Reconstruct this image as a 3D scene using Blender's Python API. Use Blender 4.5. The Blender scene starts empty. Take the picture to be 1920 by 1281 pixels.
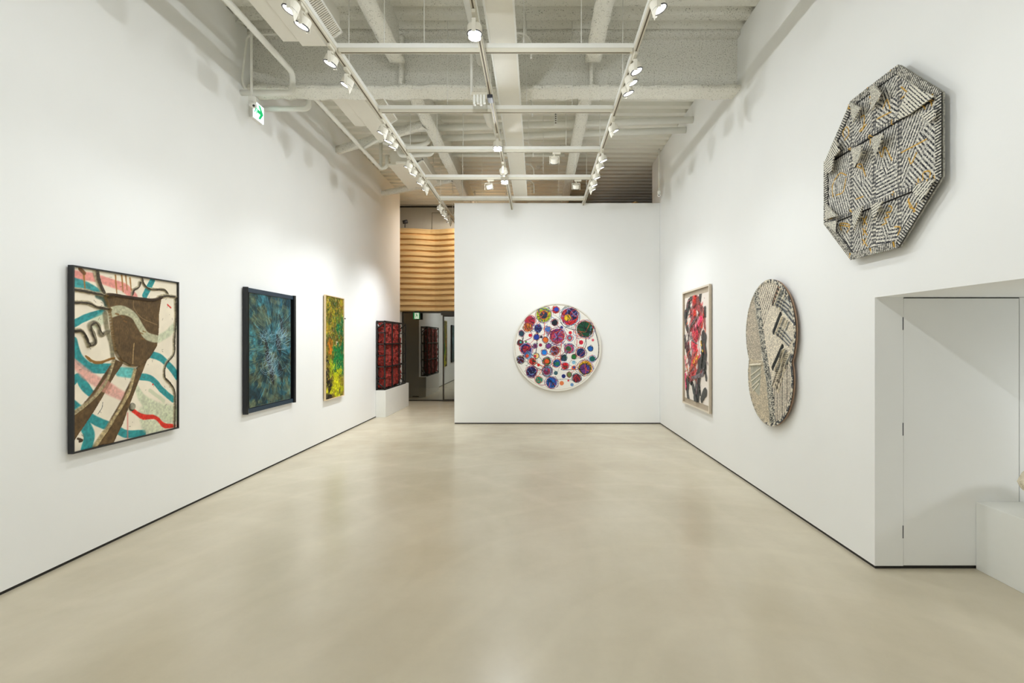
import bpy, bmesh, math, random
import numpy as np
from mathutils import Vector, Matrix, noise as mnoise
random.seed(7)
rng = np.random.RandomState(11)
S = bpy.context.scene
COL = S.collection
F = 940.0          # focal length in pixels of the 1920 x 1281 frame
VX, VY = 1007.0, 639.0
H = 1.6            # eye height

# ------------------------------------------------------------------ camera, world, exposure
cam_d = bpy.data.cameras.new('camera'); cam = bpy.data.objects.new('camera', cam_d); COL.objects.link(cam)
cam_d.sensor_width = 36.0; cam_d.lens = F / 1920 * 36.0
cam_d.shift_x = (960 - VX) / 1920; cam_d.shift_y = (VY - 640.5) / 1920
cam_d.clip_start = 0.05; cam_d.clip_end = 100
cam.location = (0, 0, H); cam.rotation_euler = (math.pi / 2, 0, 0)
S.camera = cam
W = bpy.data.worlds.new('world'); S.world = W; W.use_nodes = True
W.node_tree.nodes['Background'].inputs[0].default_value = (1, 1, 1, 1)
W.node_tree.nodes['Background'].inputs[1].default_value = 0.0
S.view_settings.view_transform = 'Standard'; S.view_settings.look = 'None'
S.view_settings.exposure = -0.03; S.view_settings.gamma = 1.0
S.view_settings.use_curve_mapping = False
S.cycles.max_bounces = 10; S.cycles.diffuse_bounces = 8; S.cycles.glossy_bounces = 4
S.cycles.transparent_max_bounces = 8
S.cycles.use_light_tree = True
S.cycles.sample_clamp_indirect = 6
S.cycles.caustics_reflective = False; S.cycles.caustics_refractive = False
LIGHT = 1.03        # common factor on every spotlight

# ------------------------------------------------------------------ helpers
def lin(c):
    return tuple(((x / 255) / 12.92 if x / 255 <= 0.04045 else ((x / 255 + 0.055) / 1.055) ** 2.4) for x in c[:3])

def mat(name, rgb, rough=0.6, metal=0.0, spec=0.5, var=0.0, vscale=8.0, bump=0.0, bscale=60.0):
    m = bpy.data.materials.new(name); m.use_nodes = True
    nt = m.node_tree; b = nt.nodes['Principled BSDF']
    c = lin(rgb)
    b.inputs['Base Color'].default_value = (*c, 1)
    b.inputs['Roughness'].default_value = rough; b.inputs['Metallic'].default_value = metal
    b.inputs['Specular IOR Level'].default_value = spec
    tc = nt.nodes.new('ShaderNodeTexCoord')
    n = nt.nodes.new('ShaderNodeTexNoise'); n.inputs['Scale'].default_value = vscale; n.inputs['Detail'].default_value = 4
    nt.links.new(tc.outputs['Object'], n.inputs['Vector'])
    r = nt.nodes.new('ShaderNodeValToRGB')
    r.color_ramp.elements[0].position = 0.3; r.color_ramp.elements[1].position = 0.7
    v = max(var, 0.01)
    r.color_ramp.elements[0].color = (*[x * (1 - v) for x in c], 1)
    r.color_ramp.elements[1].color = (*[min(1, x * (1 + v)) for x in c], 1)
    nt.links.new(n.outputs[0], r.inputs[0]); nt.links.new(r.outputs[0], b.inputs['Base Color'])
    if bump:
        n2 = nt.nodes.new('ShaderNodeTexNoise'); n2.inputs['Scale'].default_value = bscale; n2.inputs['Detail'].default_value = 5
        nt.links.new(tc.outputs['Object'], n2.inputs['Vector'])
        bp = nt.nodes.new('ShaderNodeBump'); bp.inputs['Strength'].default_value = bump; bp.inputs['Distance'].default_value = 0.01
        nt.links.new(n2.outputs[0], bp.inputs['Height']); nt.links.new(bp.outputs[0], b.inputs['Normal'])
    return m

def mat_emit(name, rgb, strength):
    m = bpy.data.materials.new(name); m.use_nodes = True
    b = m.node_tree.nodes['Principled BSDF']
    b.inputs['Base Color'].default_value = (*lin(rgb), 1)
    b.inputs['Emission Color'].default_value = (*lin(rgb), 1); b.inputs['Emission Strength'].default_value = strength
    return m

def mat_spray(name, light, dark, amount=0.5, scale=55, bump=0.8):
    """sprayed mineral coat: pale lumps with dark unpainted pits"""
    m = bpy.data.materials.new(name); m.use_nodes = True
    nt = m.node_tree; b = nt.nodes['Principled BSDF']; b.inputs['Roughness'].default_value = 0.95
    b.inputs['Specular IOR Level'].default_value = 0.1
    tc = nt.nodes.new('ShaderNodeTexCoord')
    n = nt.nodes.new('ShaderNodeTexNoise'); n.inputs['Scale'].default_value = scale; n.inputs['Detail'].default_value = 3
    n.inputs['Roughness'].default_value = 0.65
    nt.links.new(tc.outputs['Object'], n.inputs['Vector'])
    r = nt.nodes.new('ShaderNodeValToRGB'); e = r.color_ramp.elements
    e[0].position = 0.28 + 0.12 * amount; e[0].color = (*lin(dark), 1)
    e[1].position = 0.40 + 0.12 * amount; e[1].color = (*lin(light), 1)
    nt.links.new(n.outputs[0], r.inputs[0]); nt.links.new(r.outputs[0], b.inputs['Base Color'])
    n2 = nt.nodes.new('ShaderNodeTexNoise'); n2.inputs['Scale'].default_value = scale * 0.8; n2.inputs['Detail'].default_value = 6
    nt.links.new(tc.outputs['Object'], n2.inputs['Vector'])
    bp = nt.nodes.new('ShaderNodeBump'); bp.inputs['Strength'].default_value = bump; bp.inputs['Distance'].default_value = 0.02
    nt.links.new(n2.outputs[0], bp.inputs['Height']); nt.links.new(bp.outputs[0], b.inputs['Normal'])
    return m

class MB:
    def __init__(s): s.v = []; s.f = []; s.smooth = []
    def add(s, vs, fs, smooth=False):
        o = len(s.v); s.v += [tuple(p) for p in vs]
        s.f += [tuple(i + o for i in f) for f in fs]; s.smooth += [smooth] * len(fs); return s
    def box(s, x0, x1, y0, y1, z0, z1):
        vs = [(x0,y0,z0),(x1,y0,z0),(x1,y1,z0),(x0,y1,z0),(x0,y0,z1),(x1,y0,z1),(x1,y1,z1),(x0,y1,z1)]
        return s.add(vs, [(0,3,2,1),(4,5,6,7),(0,1,5,4),(1,2,6,5),(2,3,7,6),(3,0,4,7)])
    def bevbox(s, x0, x1, y0, y1, z0, z1, b=0.004):
        bm = bmesh.new(); bmesh.ops.create_cube(bm, size=1)
        for v in bm.verts:
            v.co = ((x0+x1)/2 + v.co.x*(x1-x0), (y0+y1)/2 + v.co.y*(y1-y0), (z0+z1)/2 + v.co.z*(z1-z0))
        bmesh.ops.bevel(bm, geom=bm.edges[:], offset=b, segments=2, affect='EDGES', profile=0.5)
        bm.verts.index_update()
        s.add([v.co[:] for v in bm.verts], [[v.index for v in f.verts] for f in bm.faces]); bm.free(); return s
    def tube(s, pts, r, n=12, cap=True):
        pts = [Vector(p) for p in pts]; rings = []; up = None
        for i, p in enumerate(pts):
            if i == 0: d = pts[1] - p
            elif i == len(pts) - 1: d = p - pts[i-1]
            else: d = (pts[i+1] - p).normalized() + (p - pts[i-1]).normalized()
            d.normalize()
            if up is None:
                up = Vector((0, 0, 1)) if abs(d.z) < 0.9 else Vector((1, 0, 0))
            a = d.cross(up).normalized(); bb = a.cross(d).normalized(); up = bb
            rr = r[i] if isinstance(r, (list, tuple)) else r
            rings.append([p + (a * math.cos(2*math.pi*k/n) + bb * math.sin(2*math.pi*k/n)) * rr for k in range(n)])
        vs = [q for g in rings for q in g]; fs = []
        for i in range(len(pts) - 1):
            for k in range(n):
                fs.append((i*n+k, (i+1)*n+k, (i+1)*n+(k+1) % n, i*n+(k+1) % n))
        s.add(vs, fs, True)
        if cap:
            o = len(s.v) - len(vs)
            s.f += [tuple(o + k for k in range(n)), tuple(o + (len(pts)-1)*n + k for k in reversed(range(n)))]; s.smooth += [False, False]
        return s
    def lathe(s, prof, n=32, c=(0,0,0), cap=True):
        """prof: list of (r, z)"""
        vs = []; fs = []
        for r, z in prof:
            for k in range(n):
                a = 2*math.pi*k/n; vs.append((c[0]+r*math.cos(a), c[1]+r*math.sin(a), c[2]+z))
        for i in range(len(prof)-1):
            for k in range(n):
                fs.append((i*n+k, i*n+(k+1) % n, (i+1)*n+(k+1) % n, (i+1)*n+k))
        if cap:
            fs.append(tuple(reversed(range(n)))); fs.append(tuple((len(prof)-1)*n + k for k in range(n)))
        return s.add(vs, fs, False)
    def prism(s, poly, fn, d0, d1):
        """poly of (a,b); fn(a,b,d)->xyz"""
        n = len(poly)
        vs = [fn(a, b, d0) for a, b in poly] + [fn(a, b, d1) for a, b in poly]
        fs = [tuple(range(n)), tuple(reversed(range(n, 2*n)))]
        for i in range(n):
            j = (i+1) % n; fs.append((i, i+n, j+n, j))
        return s.add(vs, fs)
    def build(s, name, m, parent=None, local=False, fix=True):
        me = bpy.data.meshes.new(name)
        off = Vector((0, 0, 0)) if (local or parent is None) else parent.matrix_basis.translation + (parent.parent.matrix_basis.translation if parent.parent else Vector())
        me.from_pydata([(p[0]-off.x, p[1]-off.y, p[2]-off.z) for p in s.v], [], s.f)
        me.update()
        me.polygons.foreach_set('use_smooth', s.smooth)
        if fix:
            bm = bmesh.new(); bm.from_mesh(me); bmesh.ops.recalc_face_normals(bm, faces=bm.faces[:]); bm.to_mesh(me); bm.free()
        me.materials.append(m)
        o = bpy.data.objects.new(name, me); COL.objects.link(o)
        if parent: o.parent = parent
        return o

def tag(o, label, cat, group=None, kind=None):
    o['label'] = label; o['category'] = cat
    if group: o['group'] = group
    if kind: o['kind'] = kind
    return o
def thing(name, loc, label, cat, group=None):
    o = bpy.data.objects.new(name, None); COL.objects.link(o); o.location = loc; o.empty_display_size = 0.1
    return tag(o, label, cat, group)
def struct(name, mb, m, label=None, **k):
    o = mb.build(name, m, **k); o['kind'] = 'structure'
    o['label'] = label or name.replace('_', ' '); o['category'] = name.split('_')[0]
    return o
def bend(pts, r=0.06, n=5):
    """round the corners of a pipe path"""
    pts = [Vector(p) for p in pts]; out = [pts[0]]
    for i in range(1, len(pts)-1):
        a = pts[i] + (pts[i-1]-pts[i]).normalized()*r; b = pts[i] + (pts[i+1]-pts[i]).normalized()*r
        for k in range(n+1):
            t = k/n; out.append(a*(1-t)**2 + pts[i]*2*t*(1-t) + b*t*t)
    out.append(pts[-1]); return out

def rough_box(name, m, x0, x1, y0, y1, z0, z1, step, amp, freq, parent=None, seed=0.0, octv=3):
    """box with a lumpy displaced skin"""
    mb = MB()
    def grid(o, u, v):
        o, u, v = Vector(o), Vector(u), Vector(v)
        nu = max(1, int(u.length/step)); nv = max(1, int(v.length/step))
        vs = [o + u*(i/nu) + v*(j/nv) for j in range(nv+1) for i in range(nu+1)]
        fs = [(j*(nu+1)+i, j*(nu+1)+i+1, (j+1)*(nu+1)+i+1, (j+1)*(nu+1)+i) for j in range(nv) for i in range(nu)]
        mb.add(vs, fs, True)
    dx, dy, dz = (x1-x0, 0, 0), (0, y1-y0, 0), (0, 0, z1-z0)
    grid((x0,y0,z0), dx, dy); grid((x0,y0,z1), dx, dy); grid((x0,y0,z0), dx, dz); grid((x0,y1,z0), dx, dz)
    grid((x0,y0,z0), dy, dz); grid((x1,y0,z0), dy, dz)
    out = []
    for p in mb.v:
        q = Vector(p) * freq + Vector((seed, seed*1.7, 0))
        d = Vector((0, 0, 0)); a = 1
        for o in range(octv):
            d += mnoise.noise_vector(q) * a; q *= 2.1; a *= 0.55
        out.append(tuple(Vector(p) + d*amp))
    mb.v = out
    bm = bmesh.new()
    o = mb.build(name, m, parent, fix=False)
    bm.from_mesh(o.data); bmesh.ops.remove_doubles(bm, verts=bm.verts[:], dist=1e-5)
    bmesh.ops.recalc_face_normals(bm, faces=bm.faces[:]); bm.to_mesh(o.data); bm.free()
    return o

# ------------------------------------------------------------------ materials
M_wall = mat('white_wall_paint', (241, 242, 242), 0.75, var=0.006, vscale=1.5, bump=0.03, bscale=120)
M_plinth = mat('white_plinth_paint', (236, 237, 234), 0.6, var=0.01)
M_grey = mat('grey_wall_paint', (186, 185, 177), 0.8)
M_gap = mat('dark_shadow_gap', (34, 32, 28), 0.7)
M_cream = mat('cream_enamel', (230, 226, 214), 0.45)
M_creamd = mat('cream_track_enamel', (216, 211, 196), 0.85, spec=0.2)
M_white = mat('white_enamel', (236, 236, 231), 0.45)
M_pipe = mat('painted_white_pipe', (236, 236, 229), 0.5, var=0.02)
M_slot = mat('conductor_slot_brown', (92, 80, 62), 0.6)
M_ring = mat('dark_ring', (42, 44, 52), 0.35)
M_lens = mat_emit('lamp_lens', (255, 253, 250), 5.0)
M_lens_dim = mat_emit('frosted_lens_glow', (225, 232, 255), 0.8)
M_black = mat('black_lacquer', (30, 30, 31), 0.4)
M_navy = mat('navy_lacquer', (12, 15, 19), 0.4)
M_blue = mat('slate_blue_lacquer', (27, 50, 68), 0.45)
M_oak = mat('pale_oak', (222, 198, 160), 0.55, var=0.05, vscale=20)
M_taupe = mat('taupe_wood', (190, 176, 156), 0.55, var=0.05, vscale=25)
M_taupel = mat('light_taupe_wood', (222, 212, 196), 0.55, var=0.03, vscale=25)
M_steel = mat('black_steel', (30, 29, 28), 0.5)
M_bronze = mat('dark_bronze_frame', (70, 66, 58), 0.4, metal=0.3)
M_darkroom = mat('dark_grey_paint', (120, 118, 108), 0.8)
M_spray = mat_spray('sprayed_mineral_coat', (240, 239, 231), (165, 163, 153), 0.2, 60)
M_sprayg = mat_spray('sprayed_grey_coat', (236, 235, 228), (172, 170, 160), 0.45, 75)
M_signw = mat_emit('lit_sign_panel', (225, 248, 255), 1.6)
M_signg = mat_emit('lit_green', (0, 190, 110), 0.55)
M_signg2 = mat_emit('dim_lit_green', (10, 130, 70), 0.35)
M_signw2 = mat_emit('dim_lit_white', (225, 245, 220), 0.45)

# floor: trowelled pale screed
M_floor = bpy.data.materials.new('trowelled_screed'); M_floor.use_nodes = True
nt = M_floor.node_tree; b = nt.nodes['Principled BSDF']
tc = nt.nodes.new('ShaderNodeTexCoord')
def _noise(scale, detail=5, dist=0.0, rough=0.5, sc=(1, 1, 1)):
    mp = nt.nodes.new('ShaderNodeMapping'); mp.inputs['Scale'].default_value = sc
    nt.links.new(tc.outputs['Object'], mp.inputs['Vector'])
    n = nt.nodes.new('ShaderNodeTexNoise'); n.inputs['Scale'].default_value = scale; n.inputs['Detail'].default_value = detail
    n.inputs['Distortion'].default_value = dist; n.inputs['Roughness'].default_value = rough
    nt.links.new(mp.outputs[0], n.inputs['Vector']); return n
def _ramp(src, p0, c0, p1, c1):
    r = nt.nodes.new('ShaderNodeValToRGB'); e = r.color_ramp.elements
    e[0].position = p0; e[0].color = (*c0, 1); e[1].position = p1; e[1].color = (*c1, 1)
    nt.links.new(src, r.inputs[0]); return r
def _mix(f, a, bb, mode='MIX'):
    m = nt.nodes.new('ShaderNodeMix'); m.data_type = 'RGBA'; m.blend_type = mode
    if isinstance(f, float): m.inputs[0].default_value = f
    else: nt.links.new(f, m.inputs[0])
    nt.links.new(a, m.inputs[6]); nt.links.new(bb, m.inputs[7]); return m.outputs[2]
n1 = _noise(0.6, 6, 0.0, 0.55); n2 = _noise(1.7, 5, 0.0, 0.55, (1, 0.45, 1)); n3 = _noise(14, 6, 0.0, 0.7)
r1 = _ramp(n1.outputs[0], 0.35, lin((198, 187, 164)), 0.65, lin((212, 203, 182)))
r2 = _ramp(n2.outputs[0], 0.30, (0.93, 0.925, 0.915), 0.70, (1.04, 1.04, 1.04))
r3 = _ramp(n3.outputs[0], 0.35, (0.985, 0.985, 0.985), 0.65, (1.01, 1.01, 1.01))
c = _mix(1.0, r1.outputs[0], r2.outputs[0], 'MULTIPLY')
for loc_, sc_ in (((-1.2, -1.9, 0), 0.55), ((2.9, -3.3, 0), 0.42)):     # long faint trowel arcs
    mp = nt.nodes.new('ShaderNodeMapping'); mp.inputs['Location'].default_value = loc_; nt.links.new(tc.outputs['Object'], mp.inputs['Vector'])
    wv_ = nt.nodes.new('ShaderNodeTexWave'); wv_.wave_type = 'RINGS'; wv_.rings_direction = 'Z'; wv_.inputs['Scale'].default_value = sc_
    wv_.inputs['Distortion'].default_value = 6.0; wv_.inputs['Detail'].default_value = 3; wv_.inputs['Detail Scale'].default_value = 0.7; nt.links.new(mp.outputs[0], wv_.inputs['Vector'])
    rw_ = _ramp(wv_.outputs['Fac'], 0.86, (0.993, 0.993, 0.993), 1.0, (1.022, 1.022, 1.022)); c = _mix(1.0, c, rw_.outputs[0], 'MULTIPLY')
c = _mix(1.0, c, r3.outputs[0], 'MULTIPLY')
nt.links.new(c, b.inputs['Base Color'])
b.inputs['Roughness'].default_value = 0.26
b.inputs['Specular IOR Level'].default_value = 0.5
bp = nt.nodes.new('ShaderNodeBump'); bp.inputs['Strength'].default_value = 0.04; bp.inputs['Distance'].default_value = 0.01
nt.links.new(n3.outputs[0], bp.inputs['Height']); nt.links.new(bp.outputs[0], b.inputs['Normal'])

# roof deck: painted corrugated steel, sprayed coat overspray near the beams
M_deck = bpy.data.materials.new('painted_roof_deck'); M_deck.use_nodes = True
nt = M_deck.node_tree; b = nt.nodes['Principled BSDF']; b.inputs['Roughness'].default_value = 0.7
tc = nt.nodes.new('ShaderNodeTexCoord')
sx = nt.nodes.new('ShaderNodeSeparateXYZ'); nt.links.new(tc.outputs['Object'], sx.inputs[0])
def _m(op, a, v=None, v2=None):
    n = nt.nodes.new('ShaderNodeMath'); n.operation = op
    for i, q in enumerate((a, v, v2)):
        if q is None: continue
        if isinstance(q, (int, float)): n.inputs[i].default_value = q
        else: nt.links.new(q, n.inputs[i])
    return n.outputs[0]
dY = _m('ABSOLUTE', _m('SUBTRACT', sx.outputs[1], 5.6)); mY = _m('SUBTRACT', 1.0, _m('DIVIDE', dY, 1.25))
dA = _m('ABSOLUTE', _m('ADD', sx.outputs[0], 1.58)); mA = _m('SUBTRACT', 1.0, _m('DIVIDE', dA, 0.62))
dB = _m('ABSOLUTE', _m('SUBTRACT', sx.outputs[0], 0.62)); mB = _m('SUBTRACT', 1.0, _m('DIVIDE', dB, 0.62))
near = _m('MAXIMUM', _m('MAXIMUM', mY, _m('MULTIPLY', mA, 0.75)), _m('MULTIPLY', mB, 0.75)); near = _m('MAXIMUM', near, 0.0)
nn = _noise(62, 3, 0, 0.65); nl = _noise(4, 4, 0, 0.6)
thr = _m('ADD', _m('MULTIPLY', near, 0.17), _m('MULTIPLY', _m('SUBTRACT', nl.outputs[0], 0.5), 0.30))
spk = _m('MULTIPLY', _m('SUBTRACT', _m('ADD', 0.24, thr), nn.outputs[0]), 14.0); 
cl = nt.nodes.new('ShaderNodeClamp'); nt.links.new(spk, cl.inputs[0])
ra = nt.nodes.new('ShaderNodeRGB'); ra.outputs[0].default_value = (*lin((238, 237, 229)), 1)
rb = nt.nodes.new('ShaderNodeRGB'); rb.outputs[0].default_value = (*lin((176, 174, 164)), 1)
nt.links.new(_mix(cl.outputs[0], ra.outputs[0], rb.outputs[0]), b.inputs['Base Color'])
bp = nt.nodes.new('ShaderNodeBump'); bp.inputs['Distance'].default_value = 0.02
nt.links.new(_m('MULTIPLY', near, 0.8), bp.inputs['Strength'])
nt.links.new(nn.outputs[0], bp.inputs['Height']); nt.links.new(bp.outputs[0], b.inputs['Normal'])

# glass: grey reflecting film
M_glass = bpy.data.materials.new('grey_reflecting_glass'); M_glass.use_nodes = True
nt = M_glass.node_tree; nt.nodes.remove(nt.nodes['Principled BSDF'])
g = nt.nodes.new('ShaderNodeBsdfGlossy'); g.inputs['Color'].default_value = (0.80, 0.80, 0.76, 1); g.inputs['Roughness'].default_value = 0.0
t = nt.nodes.new('ShaderNodeBsdfTransparent'); t.inputs['Color'].default_value = (0.55, 0.55, 0.5, 1)
mx = nt.nodes.new('ShaderNodeMixShader'); mx.inputs[0].default_value = 0.30
nt.links.new(t.outputs[0], mx.inputs[1]); nt.links.new(g.outputs[0], mx.inputs[2])
nt.links.new(mx.outputs[0], nt.nodes['Material Output'].inputs[0])

# wood slats
M_wood = bpy.data.materials.new('golden_timber'); M_wood.use_nodes = True
nt = M_wood.node_tree; b = nt.nodes['Principled BSDF']; b.inputs['Roughness'].default_value = 0.55
tc = nt.nodes.new('ShaderNodeTexCoord')
nw = _noise(6, 6, 0.6, 0.6, (0.5, 0.5, 9)); nw2 = _noise(1.2, 1, 0, 0.5, (1, 1, 6))
rw = _ramp(nw.outputs[0], 0.3, lin((222, 186, 128)), 0.7, lin((236, 206, 152)))
rw2 = _ramp(nw2.outputs[0], 0.4, (0.92,)*3, 0.6, (1.05,)*3)
nt.links.new(_mix(1.0, rw.outputs[0], rw2.outputs[0], 'MULTIPLY'), b.inputs['Base Color'])

# crumpled red material
M_red = bpy.data.materials.new('crumpled_red_sheet'); M_red.use_nodes = True
nt = M_red.node_tree; b = nt.nodes['Principled BSDF']; b.inputs['Roughness'].default_value = 0.42
tc = nt.nodes.new('ShaderNodeTexCoord')
nr = _noise(22, 7, 1.4, 0.75)
rr = _ramp(nr.outputs[0], 0.40, lin((48, 10, 9)), 0.60, lin((206, 62, 50)))  # shade of the creases put into the colour: dark hollows, bright ridges
nt.links.new(rr.outputs[0], b.inputs['Base Color'])
bp = nt.nodes.new('ShaderNodeBump'); bp.inputs['Strength'].default_value = 1.0; bp.inputs['Distance'].default_value = 0.03
nt.links.new(nr.outputs[0], bp.inputs['Height']); nt.links.new(bp.outputs[0], b.inputs['Normal'])

# ------------------------------------------------------------------ room shell
XL, XR = -3.365, 2.366
ZC = 5.217
BB = 0.022
NY = 3.513      # facing wall of the alcove
struct('floor', MB().box(-6.2, 8.2, -6.2, 17.2, -0.12, 0), M_floor, 'smooth beige trowelled screed floor')
struct('wall_left', MB().box(XL-0.2, XL, -6.0, 12.3, BB, ZC), M_wall, 'long white wall on the left')
struct('baseboard_left', MB().box(XL-0.19, XL-0.008, -6.0, 12.29, 0, BB), M_gap, 'dark shadow gap under left wall')
wr = MB().box(XR, XR+0.2, NY, 10.3, BB, ZC).box(XR, XR+0.2, -6.0, NY, 1.903, ZC).box(XR, XR+0.2, -6.0, -0.6, BB, 1.903)
struct('wall_right', wr, M_wall, 'long white wall on the right')
struct('baseboard_right', MB().box(XR+0.008, XR+0.19, NY+0.008, 10.29, 0, BB), M_gap, 'dark shadow gap under right wall')
struct('wall_partition', MB().box(-1.59, XR-0.002, 9.64, 9.86, BB, 4.246), M_wall, 'white partition wall at the far end')
struct('baseboard_partition', MB().box(-1.582, XR-0.004, 9.648, 9.85, 0, BB), M_gap, 'dark shadow gap under partition')
# alcove
struct('wall_alcove', MB().box(XR+0.2, 2.562, NY, NY+0.2, BB, 1.903).box(3.382, 5.4, NY, NY+0.2, BB, 1.903).box(XR, XR+0.2, NY-0.001, NY, BB, 1.903), M_wall, 'white end wall of the alcove beside the flush door')
struct('baseboard_alcove', MB().box(XR+0.01, 5.4, NY+0.009, NY+0.19, 0, BB-0.003), M_gap, 'dark shadow gap under alcove end wall')
struct('ceiling_alcove', MB().box(XR+0.2, 5.4, -0.6, NY+0.2, 1.905, 2.1), M_wall, 'low white soffit of the alcove')
struct('wall_alcove_side', MB().box(5.4, 5.6, -0.8, NY+0.2, 0, 2.1), M_wall, 'white side wall of the alcove')
struct('wall_alcove_near', MB().box(XR+0.2, 5.4, -0.8, -0.6, 0, 2.1), M_wall, 'white near wall of the alcove')
d = struct('door_1', MB().box(2.568, 3.376, NY-0.0005, NY+0.005, BB+0.003, 1.8965), M_wall, 'flush white door in the alcove end wall')
MB().box(2.562, 3.382, NY+0.006, NY+0.06, BB, 1.903).build('door_rebate', M_gap, d)
for z in (0.26, 0.98, 1.72):
    MB().box(2.5605, 2.5665, NY-0.0015, NY+0.02, z-0.045, z+0.045).build('hinge', M_ring, d)
# back of the gallery behind the viewer, hall walls at the far side
struct('wall_back', MB().box(-6.2, 8.2, -6.2, -6.0, 0, 5.4), M_wall, 'white wall behind the viewer')
struct('wall_far', MB().box(-6.0, 8.0, 13.42, 13.6, 4.3, ZC-0.02), M_grey, 'grey wall above the timber slats')
struct('trim_1', MB().box(-6.0, 8.0, 13.40, 13.42, ZC-0.05, ZC-0.02), M_gap, 'dark shadow line at the top of grey wall')
struct('trim_2', MB().box(-2.815, -2.805, 13.412, 13.42, 4.5, 5.03).box(-2.81, -2.50, 13.412, 13.42, 5.02, 5.03), mat('grey_seam', (120, 117, 106), 0.8), 'thin outline of an access panel in the grey wall')
struct('wall_hall_left', MB().box(-6.2, -6.0, 12.3, 17.2, 0, 5.3).box(-6.2, XL-0.2, 12.1, 12.3, 0, 5.3), M_wall, 'outer wall of the hall at left')
struct('wall_hall_right', MB().box(8.0, 8.2, 10.3, 17.2, 0, 5.3).box(XR+0.2, 8.2, 10.1, 10.3, 0, 5.3), M_darkroom, 'outer wall of the hall at right')
struct('wall_hall_inner', MB().box(-6.0, 8.0, 17.0, 17.2, 0, 4.6).box(-1.2, -1.05, 13.5, 17.0, 0, 2.6).box(-4.6, -4.45, 13.5, 17.0, 0, 2.6), M_darkroom, 'dark walls of the lobby behind the glass')
struct('ceiling_lobby', MB().box(-6.0, 8.0, 13.6, 17.2, 4.3, 4.45), M_darkroom, 'ceiling of the lobby behind the glass')

# corrugated roof deck
mb = MB(); x0, x1 = -6.2, 8.2; y = -6.2; pitch = 0.24; pr = []
while y < 13.7:
    pr += [(y, ZC), (y+0.10, ZC), (y+0.135, ZC+0.072), (y+0.205, ZC+0.072)]; y += pitch
pr.append((y, ZC))
vs = [(x0, a, z) for a, z in pr] + [(x1, a, z) for a, z in pr]; n = len(pr)
mb.add(vs, [(i, i+1, i+1+n, i+n) for i in range(n-1)])
mb.box(x0, x1, -6.2, 13.8, ZC+0.09, ZC+0.2)
struct('ceiling', mb, M_deck, 'white painted corrugated steel roof deck')

# ------------------------------------------------------------------ steel beams with sprayed coat
t_ = thing('cross_beam', (-0.5, 5.94, 4.525), 'deep sprayed steel beam crossing the whole ceiling', 'beam')
t_['kind'] = 'structure'
rough_box('lower_flange', M_spray, XL-0.02, XR+0.02, 5.80, 6.08, 4.525, 4.565, 0.028, 0.014, 9, t_)
o = MB().box(XL, XR, 5.925, 5.955, 4.56, ZC+0.01).build('web', M_sprayg, t_)
rough_box('top_flange', M_sprayg, XL-0.02, XR+0.02, 5.82, 6.06, 5.16, ZC+0.005, 0.05, 0.012, 7, t_, 3.0)
for x in (-1.58, 0.63):
    for yy in (5.86, 6.00):
        rough_box('stiffener', M_spray, x-0.02, x+0.02, yy-0.05, yy+0.05, 4.56, 5.16, 0.03, 0.008, 12, t_, x)
for nm, x, lab in (('left', -1.585, 'pale sprayed roof beam running away, left of the middle duct'), ('right', 0.632, 'pale sprayed roof beam running away, right of the middle duct')):
    t_ = thing('roof_beam', (x, 5, 4.75), lab, 'beam', 'lengthwise roof beams'); t_['kind'] = 'structure'
    for y0, y1 in ((-5.9, 5.70), (6.14, 13.35)):
        rough_box('lower_flange', M_spray, x-0.088, x+0.088, y0, y1, 4.755, 4.79, 0.045, 0.008, 10, t_, x)
        MB().box(x-0.014, x+0.014, y0, y1, 4.785, ZC+0.005).build('web', M_sprayg, t_)
# knee braces from the left wall
for p0, p1, lab in (((XL, 8.43), (-1.66, 7.42), 'sprayed diagonal brace from left wall, nearer one'), ((XL, 10.9), (-1.66, 9.95), 'sprayed diagonal brace from left wall, farther one')):
    a = Vector((p0[0], p0[1], 4.80)); c_ = Vector((p1[0], p1[1], 4.80)); d_ = (c_-a).normalized(); nn_ = Vector((-d_.y, d_.x, 0))
    mb = MB(); N = 46
    rings = []
    for i in range(N+1):
        p = a.lerp(c_, i/N)
        for u, v in ((-.05, -.05), (0, -.055), (.05, -.05), (.055, 0), (.05, .05), (0, .055), (-.05, .05), (-.055, 0)):
            q = p + nn_*u + Vector((0, 0, v)); rings.append(tuple(q + mnoise.noise_vector(q*14)*0.008))
    mb.add(rings, [(i*8+k, i*8+(k+1) % 8, (i+1)*8+(k+1) % 8, (i+1)*8+k) for i in range(N) for k in range(8)], True)
    o = mb.build('diagonal_brace', M_spray); tag(o, lab, 'brace', 'diagonal ceiling braces')

# ------------------------------------------------------------------ long duct panel in the middle
t_ = thing('ceiling_duct', (-0.31, 5, 4.35), 'long flat white duct running away down the middle of ceiling', 'duct')
MB().box(-0.435, -0.19, -5.5, 12.6, 4.352, 4.43).build('duct_body', mat('duct_enamel', (234, 231, 220), 0.5), t_)
MB().box(-0.442, -0.425, -5.5, 12.6, 4.344, 4.36).box(-0.20, -0.183, -5.5, 12.6, 4.344, 4.36).build('edge_trim', M_white, t_)
for yy in (5.0, 6.3, 7.7, 8.7, 9.6):
    arc = [(-0.19+0.13*math.sin(k/8*math.pi/2)*1.0, yy, 4.55+0.12*math.cos(k/8*math.pi/2)) for k in range(9)] + [(-0.06, yy, 4.42)]
    MB().tube([(-0.30, yy, 4.67)]+arc, 0.011, 8).build('flexible_cable', M_white, t_)
    MB().box(-0.315, -0.285, yy-0.01, yy+0.01, 4.43, ZC).build('hanger', M_white, t_)

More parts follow.
